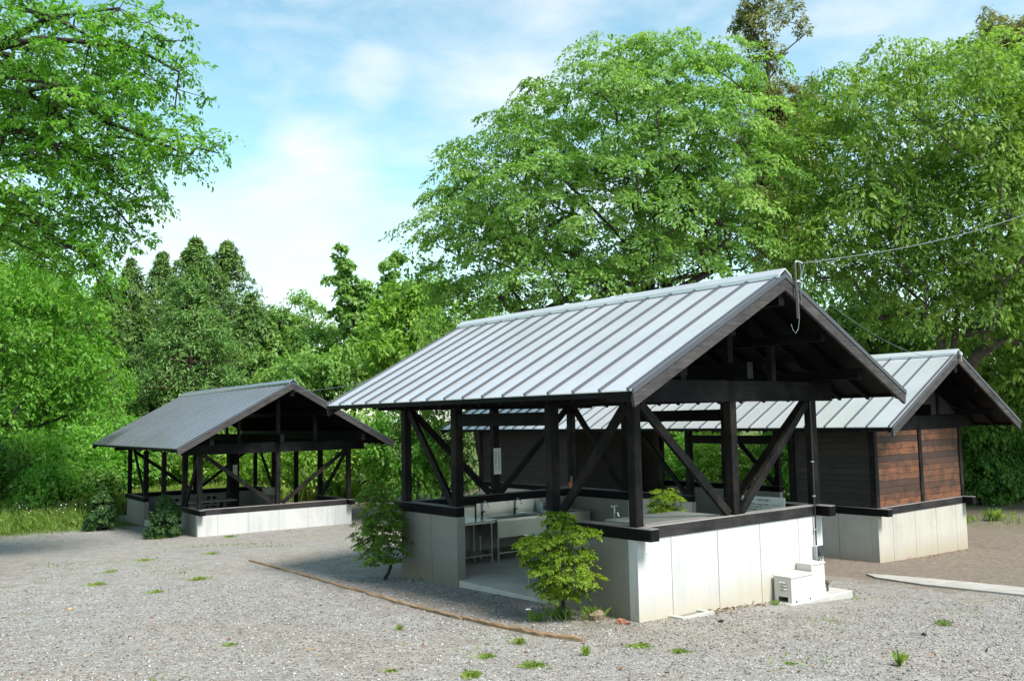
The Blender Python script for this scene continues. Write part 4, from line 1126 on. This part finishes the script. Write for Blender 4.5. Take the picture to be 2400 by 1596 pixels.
# ----------------------------------------------------------------- things at the large pavilion
GND = g(3.1, -.3)
def pump_things():
    pz = g(3.2, -.25)
    x0, x1 = 2.54, 4.03
    pad = MB().cbox(x0, x1, -.37, -.004, pz-.25, pz+.055, .012).build('concrete_pad', M['pad']); tag(pad, 'low concrete pad at the right end of the white gable wall', 'pad')
    top = pz+.056
    r = empty('pump_cover', (2.63, -.315, top), 0, 'cream steel pump cover with louvred end on the concrete pad', 'pump cover')
    W_, D_, H_ = .51, .275, .33; t = .010
    mb = MB().box(0, W_, 0, t, 0, H_).box(0, W_, D_-t, D_, 0, H_).box(W_-t, W_, t+.001, D_-t-.001, 0, H_-.001)
    # end panel with an opening at the foot
    mb.box(0, t, t+.001, .06, .0, H_-.001).box(0, t, D_-.06, D_-t-.001, 0, H_-.001).box(0, t, .061, D_-.061, .07, H_-.001)
    mb.build('casing', M['white'], r)
    MB().cbox(-.012, W_+.008, -.012, D_+.004, H_+.0005, H_+.022, .008).build('lid', M['white'], r)
    for k in range(3):
        z = .165+.045*k
        MB().add([(-.001,.07,z),(-.001,D_-.09,z),(-.001,D_-.09,z+.022),(-.001,.07,z+.022),(-.028,.085,z+.002),(-.028,D_-.105,z+.002)], [(0,1,5,4),(4,5,2,3),(0,4,3),(1,2,5),(0,3,2,1)]).build('louvre', M['white'], r)
        MB().box(-.003,-.0005,.075,D_-.095,z-.012,z-.003).build('vent_slot', M['black'], r)
    MB().tube([(.10,-.012,.010),(.10,.015,.010)], .012, 8).tube([(.42,-.012,.010),(.42,.015,.010)], .012, 8).build('foot', M['black'], r)
    r = empty('pressure_tank_cover', (3.21, -.25, top), 0, 'taller cream steel cover standing behind the louvred pump cover', 'tank cover')
    MB().cbox(0, .33, 0, .235, 0, .43, .012).build('casing', M['white'], r)
    MB().box(-.012, .002, -.010, .235, .02, .447).build('front_flange', M['white'], r)
    MB().cbox(.003, .34, -.010, .235, .431, .449, .006).build('lid', M['white'], r)
    r = empty('water_valve', (3.72, -.16, top), 0, 'small rusty valve on the pad at the wall end', 'valve')
    MB().tube([(0,0,0),(0,0,.10)], .016, 8).build('pipe', M['rust'], r)
    MB().lathe((0,0,.10), [(.03,0),(.038,.02),(.03,.045),(.012,.055)], 10).build('valve_head', M['rust'], r)
pump_things()

def switch_box():
    r = empty('switch_box', (3.70, -.002, -.52), 0, 'grey outdoor socket box with dangling cable high on the white wall', 'socket box')
    MB().cbox(-.07, .09, -.075, 0, -.10, .10, .012).build('case', M['grey'], r)
    MB().add([(-.06,-.076,.095),(.085,-.076,.095),(.085,-.135,-.045),(-.06,-.135,-.045),(-.06,-.078,-.045),(.085,-.078,-.045)], [(0,1,2,3),(3,2,5,4),(0,3,4),(1,5,2)]).build('hood', M['black'], r)
    MB().tube([(.0,-.05,-.10),(.0,-.055,-.20),(.02,-.05,-.27)], .016, 7).build('plug', M['black'], r)
    MB().tube([(.06,-.05,-.10),(.075,-.06,-.18),(.055,-.055,-.26)], .006, 6).build('cable', M['black'], r)
    MB().tube([(-.02,-.034,.10),(-.02,-.034,.45),(-.02,-.036,.9),(-.02,-.04,1.5),(-.02,-.04,2.2)], .012, 7).build('conduit', M['black'], r)
    for z in (.32, .8, 1.3): MB().box(-.04, .0, -.05, -.02, z, z+.02).build('clip', M['steel'], r)
switch_box()

def drain():
    c = ground_px(1608, 1440); z = g(c[0], c[1])
    r = empty('drain_frame', (c[0], c[1], z), .0, 'square drain with pale concrete rim at the foot of the white wall', 'drain')
    mb = MB()
    a, b = .30, .20
    mb.box(-a, a, -a*.7, -b*.7, -.1, .03).box(-a, a, b*.7, a*.7, -.1, .03).box(-a, -b, -b*.7+.001, b*.7-.001, -.1, .03).box(b, a, -b*.7+.001, b*.7-.001, -.1, .03)
    mb.build('rim', M['pad'], r)
    MB().box(-b+.004, b-.004, -b*.7+.004, b*.7-.004, -.1, .012).build('cover', simple('drain_cover', (.20,.185,.15), .8), r)
drain()

def bar(p, q, rad=.016, n=8): return MB().tube([p, q], rad, n)

def kitchen():
    fz = -.959
    # steel table and sink along the far wall
    def legs(r, xs, y0, y1, h, rad=.019):
        for x in xs:
            for y in (y0, y1): bar((x, y, 0), (x, y, h), rad).build('leg', M['steel'], r)
    r = empty('steel_table', (.20, 4.66, fz), 0, 'stainless worktable left of the sink along the far wall', 'work table')
    MB().cbox(0, 1.16, 0, .62, .70, .74, .006).build('worktop', M['steel'], r)
    MB().box(0, 1.16, .60, .62, .742, .93).build('backsplash', M['steel'], r)
    MB().box(.03, 1.13, .04, .58, .16, .175).build('shelf', M['steel_d'], r); legs(r, (.05, 1.11), .05, .57, .698)
    r = empty('steel_sink', (1.40, 4.66, fz-.07), 0, 'long stainless sink with deep apron and two taps along the far wall', 'sink')
    mb = MB().box(0, 2.2, 0, .05, .775, .81).box(0, 2.2, .56, .62, .775, .81).box(0, .06, .051, .559, .775, .81).box(1.07, 1.13, .051, .559, .775, .81).box(2.14, 2.2, .051, .559, .775, .81)
    mb.build('rim', M['steel'], r)
    MB().box(.02, 2.18, .012, .024, .50, .773).build('apron', M['steel_d'], r)
    MB().box(.06, 2.14, .06, .55, .50, .515).box(.03, .045, .03, .57, .5, .773).box(2.155, 2.17, .03, .57, .5, .773).box(.05, 2.15, .553, .565, .516, .773).build('basin', M['steel_d'], r)
    MB().box(0, 2.2, .60, .62, .812, 1.05).build('backsplash', M['steel'], r)
    MB().box(.05, 2.15, .04, .58, .23, .245).build('shelf', M['steel_d'], r)
    for x in (.05, 1.1, 2.15):
        for y in (.05, .57): bar((x, y, .07), (x, y, .773), .019).build('leg', M['steel'], r)
    for x in (.12, .86, 1.6):
        f = MB().tube([(x,.585,.81),(x,.585,.98),(x,.57,1.06),(x,.52,1.085),(x,.44,1.07),(x,.40,1.0)], .013, 8)
        t_ = f.build('tap', M['chrome'], r, True)
        MB().tube([(x-.05,.585,.90),(x+.05,.585,.90)], .016, 8).build('tap_handle', M['chrome'], t_)
    # low steel table by the doorway
    r = empty('steel_table', (.62, 2.02, fz), 0, 'small stainless table standing inside the doorway behind the bushy maple', 'work table')
    MB().cbox(0, .8, 0, .95, .70, .735, .006).build('worktop', M['steel'], r)
    MB().box(.05, .75, .05, .90, .15, .162).build('shelf', M['steel_d'], r)
    for x in (.05, .75):
        for y in (.05, .90): bar((x, y, 0), (x, y, .70), .018).build('leg', M['steel'], r)
    # grey counter along the near gable
    r = empty('stove_counter', (.35, .18, fz), 0, 'grey counter behind the weathered sill of the near gable', 'counter')
    MB().cbox(0, 1.45, 0, .75, 1.08, 1.115, .006).build('counter_top', M['steel_d'], r)
    MB().box(.03, 1.42, .03, .72, .001, 1.078).build('counter_base', M['floor'], r)
    # standpipe tap
    r = empty('standpipe', (1.15, 1.55, fz), 0, 'thin standpipe with a cross handle behind the left sill', 'tap')
    MB().tube([(0,0,0),(0,0,1.18)], .014, 8).build('pipe', M['steel'], r)
    MB().tube([(-.055,0,1.19),(.055,0,1.19)], .012, 8).build('handle', M['steel'], r)
    MB().tube([(0,0,1.10),(0,-.07,1.10),(0,-.085,1.05)], .012, 8).build('spout', M['steel'], r)
    def bottle(x, y, z, h, rad, m, lab, capm):
        r = empty('bottle', (x, y, z), 0, lab, 'bottle', 'bottles left in the cooking pavilion')
        MB().lathe((0,0,0), [(rad,0),(rad,h*.62),(rad*.4,h*.8),(rad*.38,h*.88)], 10).build('bottle_body', m, r, True)
        MB().lathe((0,0,h*.88), [(rad*.5,0),(rad*.5,h*.12)], 8).build('cap', capm, r)
    bottle(3.05, 5.17, fz+.742, .26, .04, M['red'], 'red bottle with a white cap on the sink rim', M['white'])
    bottle(2.80, 5.16, fz+.742, .20, .035, M['blue'], 'pale blue bottle beside the red one on the sink rim', M['white'])
    r = empty('paper_roll', (.30, 5.20, fz+.742), 0, 'pale blue roll standing against the wall beside the doorway jamb', 'roll')
    MB().lathe((0,0,0), [(.045,0),(.045,.30)], 12).build('roll_body', M['blue'], r)
    MB().lathe((0,0,.30), [(.018,0),(.018,.012)], 8).build('core', M['dark'], r)
    r = empty('scrub_brush', (3.80, 5.37, .17), 0, 'brick orange brush hanging on the right door post', 'brush')
    MB().cbox(-.09, -.05, -.035, .035, -.10, .09, .008).build('bristles', M['brick'], r)
    MB().cbox(-.049, -.03, -.03, .03, -.11, .20, .006).build('handle', M['timber'], r)
    r = empty('dish_basin', (2.49, 4.67, fz+.742), 0, 'small pale plastic basin on the sink edge', 'basin')
    MB().lathe((.06,.06,0), [(.085,0),(.11,.06),(.115,.065),(.10,.06),(.08,.012)], 14).build('basin_body', M['white'], r, True)
    MB().tube([(.06+.117*math.cos(a), .06+.117*math.sin(a), .063) for a in np.linspace(0, 6.283, 15)], .006, 5).build('basin_rim', M['blue'], r)
kitchen()

def text(s, size, loc, rot, parent, m, spacing=1.0, line=1.0, align='CENTER'):
    bpy.context.view_layer.update()
    c = bpy.data.curves.new('lettering', 'FONT'); c.body = s; c.size = size; c.extrude = .0006; c.align_x = align; c.align_y = 'CENTER'
    c.space_line = line; c.space_character = spacing; c.materials.append(m)
    o = bpy.data.objects.new('lettering', c); COL.objects.link(o); me = bpy.data.meshes.new_from_object(o.evaluated_get(bpy.context.evaluated_depsgraph_get()))
    bpy.data.objects.remove(o); me.name = 'lettering'
    if not me.materials: me.materials.append(m)
    o = bpy.data.objects.new('lettering', me); COL.objects.link(o)
    o.location = loc; o.rotation_euler = rot; o.parent = parent
    return o

def signs():
    hp = math.pi/2
    def upright(x, y, z, h, w, cols, lab, rz=0.0):
        r = empty('notice_plate', (x, y, z), rz, lab, 'sign', 'upright notices on the pavilion posts')
        MB().cbox(-w/2, w/2, -.008, 0, -h/2, h/2, .003).build('plate', M['paper'], r)
        for i, (s, xx) in enumerate(cols):
            n = len(s)
            text('\n'.join(s), h*.071, (xx*w, -.0095, (-.01)*h), (hp, 0, 0), r, M['ink'], 1.0, .98)
    upright(1.95, 5.485-.135, .74, .47, .165, [('ゴミは各自で持ち帰り', .20), ('ご協力をお願いします', -.22)], 'white upright notice with two columns of characters on the far gable post')
    c = np.array(far.location)
    ca, sa = math.cos(-.045), math.sin(-.045)
    # thick centre pillar of the far pavilion stands between floor and centre beam
    P = (2.62, 4.9)
    MB().cbox(P[0]-.17, P[0]+.17, P[1]-.17, P[1]+.17, -.57, 2.0, .012).build('post', M['bwz'], far, label='thick centre post of the far pavilion')
    x, y = P[0]+.02, P[1]-.172
    upright(c[0]+ca*x-sa*y, c[1]+sa*x+ca*y, c[2]+.95, .40, .15, [('ゴミは各自で持ち帰り', .20), ('ご協力をお願いします', -.22)], 'pale upright notice on the thick centre post of the far pavilion', -.045)
    r = empty('notice_board', (3.735, .90, .085), -hp, 'wide white notice board with lines of writing inside the right sill', 'sign')
    MB().cbox(-.40, .40, -.012, 0, -.16, .14, .004).build('plate', M['paper'], r)
    text('ご利用の皆様へ', .040, (0, -.0135, .085), (hp, 0, 0), r, M['ink'])
    text('炊事場を使用した後は必ず清掃してください\nゴミは各自でお持ち帰りください\n火の始末を確認してください\n管理人', .033, (-.36, -.0135, -.045), (hp, 0, 0), r, M['ink'], 1.0, 1.3, 'LEFT')
signs()

# picnic table under the far pavilion
def picnic():
    ca, sa = math.cos(-.045), math.sin(-.045); c = far.location
    def place(lx, ly, lab, n):
        r = empty('picnic_table', (c[0]+ca*lx-sa*ly, c[1]+sa*lx+ca*ly, c[2]-.57), -.045, lab, 'table', 'plank tables under the far pavilion')
        for k in range(4): MB().box(-.9, .9, -.32+k*.165, -.32+k*.165+.15, .68, .72).build('plank', M['tabletop'], r)
        for s in (-1, 1):
            for k in range(2): MB().box(-.9, .9, s*.62-.13+k*.135, s*.62-.13+k*.135+.125, .40, .44).build('bench_plank', M['tabletop'], r)
            f = MB()
            f.beam((s*.62, -.28, .68), (s*.62, -.60, 0), .05, .09, (1,0,0)).beam((s*.62, .28, .68), (s*.62, .60, 0), .05, .09, (1,0,0)).box(s*.62-.065, s*.62-.03, -.74, .74, .32, .395)
            f.build('trestle', M['bwz'], r)
    place(1.15, 3.1, 'dark plank table inside the far pavilion left of the thick post', 1)
    place(1.5, 5.6, 'dark plank table deeper inside the far pavilion', 2)
    r = empty('plastic_crate', (c[0]+ca*3.95-sa*5.0, c[1]+sa*3.95+ca*5.0, c[2]-.57), -.045, 'white plastic tub on a stool inside the far pavilion', 'tub')
    MB().lathe((0,0,.62), [(.19,0),(.25,.22),(.265,.225),(.25,.235),(.18,.02)], 16).build('tub_body', M['white'], r, True)
    MB().box(-.2, .2, -.2, .2, .58, .618).box(-.18, -.13, -.18, -.13, 0, .579).box(.13, .18, -.18, -.13, 0, .579).box(-.18, -.13, .13, .18, 0, .579).box(.13, .18, .13, .18, 0, .579).build('stool', M['tabletop'], r)
picnic()

# dark box at the wash house corner
b_ = empty('green_bin', (12.95, 2.9, g(12.9, 2.9)), .1, 'dark green bin beside the right corner of the wash house', 'bin')
MB().cbox(-.28, .28, -.28, .28, 0, .55, .03).build('bin_body', M['green_box'], b_); MB().cbox(-.30, .30, -.30, .30, .552, .60, .02).build('lid', M['green_box'], b_)

# ----------------------------------------------------------------- electric service
def service():
    rx, ry = 3.9/2, -.90-.035
    r = empty('cable_mast', (rx+.17, ry-.02, 2.85), 0, 'short rusty service pipe with insulators at the gable peak', 'cable mast')
    MB().tube([(0,0,-.12),(0,0,.62)], .015, 8).build('pipe', M['rust'], r)
    MB().tube([(.0,-.0,.60),(.03,0,.64),(.10,0,.635),(.16,0,.625)], .012, 7).build('insulator', M['cablew'], r)
    MB().tube([(.0,0,.36),(.06,0,.375),(.15,0,.35)], .010, 7).build('insulator', M['cablew'], r)
    MB().tube([(.0,-.025,.30),(-.005,-.03,0),(-.01,-.035,-.12),(-.04,-.03,-.26),(-.10,-.03,-.32),(-.14,-.02,-.28),(-.15,.0,-.20)], .004, 6).build('drip_loop', M['cable'], r)
    MB().tube([(.10,0,.64),(.13,.0,.50),(.10,.01,.36),(.13,.02,.2),(.17,.05,.10)], .007, 6).tube([(.22,0,.63),(.16,.02,.45)], .006, 5).build('loose_wire', M['cable'], r)
    top = np.array([rx+.17+.16, ry-.02, 2.85+.625])
    end = at(2470, 480, 14.5)
    pts = []
    for t in np.linspace(0, 1, 24):
        p = top*(1-t)+end*t; p = p-np.array([0,0,1])*.13*math.sin(math.pi*t); pts.append(p)
    o = MB().tube([p-top for p in pts], .005, 6).build('power_cable', M['cable'], None, True); o.location = tuple(top)
    tag(o, 'taut grey power cable rising from the gable peak to the right edge', 'cable', 'service cables')
    a = np.array([rx+.17+.15, ry-.02, 3.20]); b = np.array([8.862+1.866, 1.986-.94, -.573+3.10])
    pts = [a*(1-t)+b*t-np.array([0,0,1])*.30*math.sin(math.pi*t) for t in np.linspace(0, 1, 26)]
    o = MB().tube([p-a for p in pts], .0035, 5).build('power_cable', M['cable'], None, True); o.location = tuple(a)
    tag(o, 'thin slack cable from the gable peak down to the wash house peak', 'cable', 'service cables')
    r = empty('cable_bracket', (8.862+1.866, 1.986-.95, -.573+3.12), 0, 'small white insulator at the wash house peak', 'insulator')
    MB().tube([(0,.0,-.05),(0,0,.06)], .014, 7).build('bolt', M['steel'], r); MB().lathe((0,0,.06), [(.02,0),(.035,.015),(.035,.06),(.02,.075)], 10).build('insulator', M['cablew'], r)
    a = np.array([far.location.x+2.3, far.location.y-1.22, far.location.z+3.42]); b = np.array([1.95, 6.42, 3.0])
    pts = [a*(1-t)+b*t-np.array([0,0,1])*.25*math.sin(math.pi*t) for t in np.linspace(0, 1, 20)]
    o = MB().tube([p-a for p in pts], .008, 5).build('power_cable', M['cable'], None, True); o.location = tuple(a)
    tag(o, 'thin cable linking the far pavilion peak with the large pavilion', 'cable', 'service cables')
service()

# white flower by the bushy maple
fl = ground_px(1240, 1462); r_ = empty('white_flower', tuple(fl), 0, 'single white flower beside the bushy maple', 'flower')
MB().tube([(0,0,0),(.01,0,.09),(.0,.01,.17)], .003, 5).build('stem', M['weed'], r_)
for k in range(7):
    a = k*.9; MB().add([(0,.01,.17),(.022*math.cos(a-.35),.01+.022*math.sin(a-.35),.178),(.042*math.cos(a),.01+.042*math.sin(a),.172),(.022*math.cos(a+.35),.01+.022*math.sin(a+.35),.178)], [(0,1,2,3)]).build('petal', M['petal'], r_)
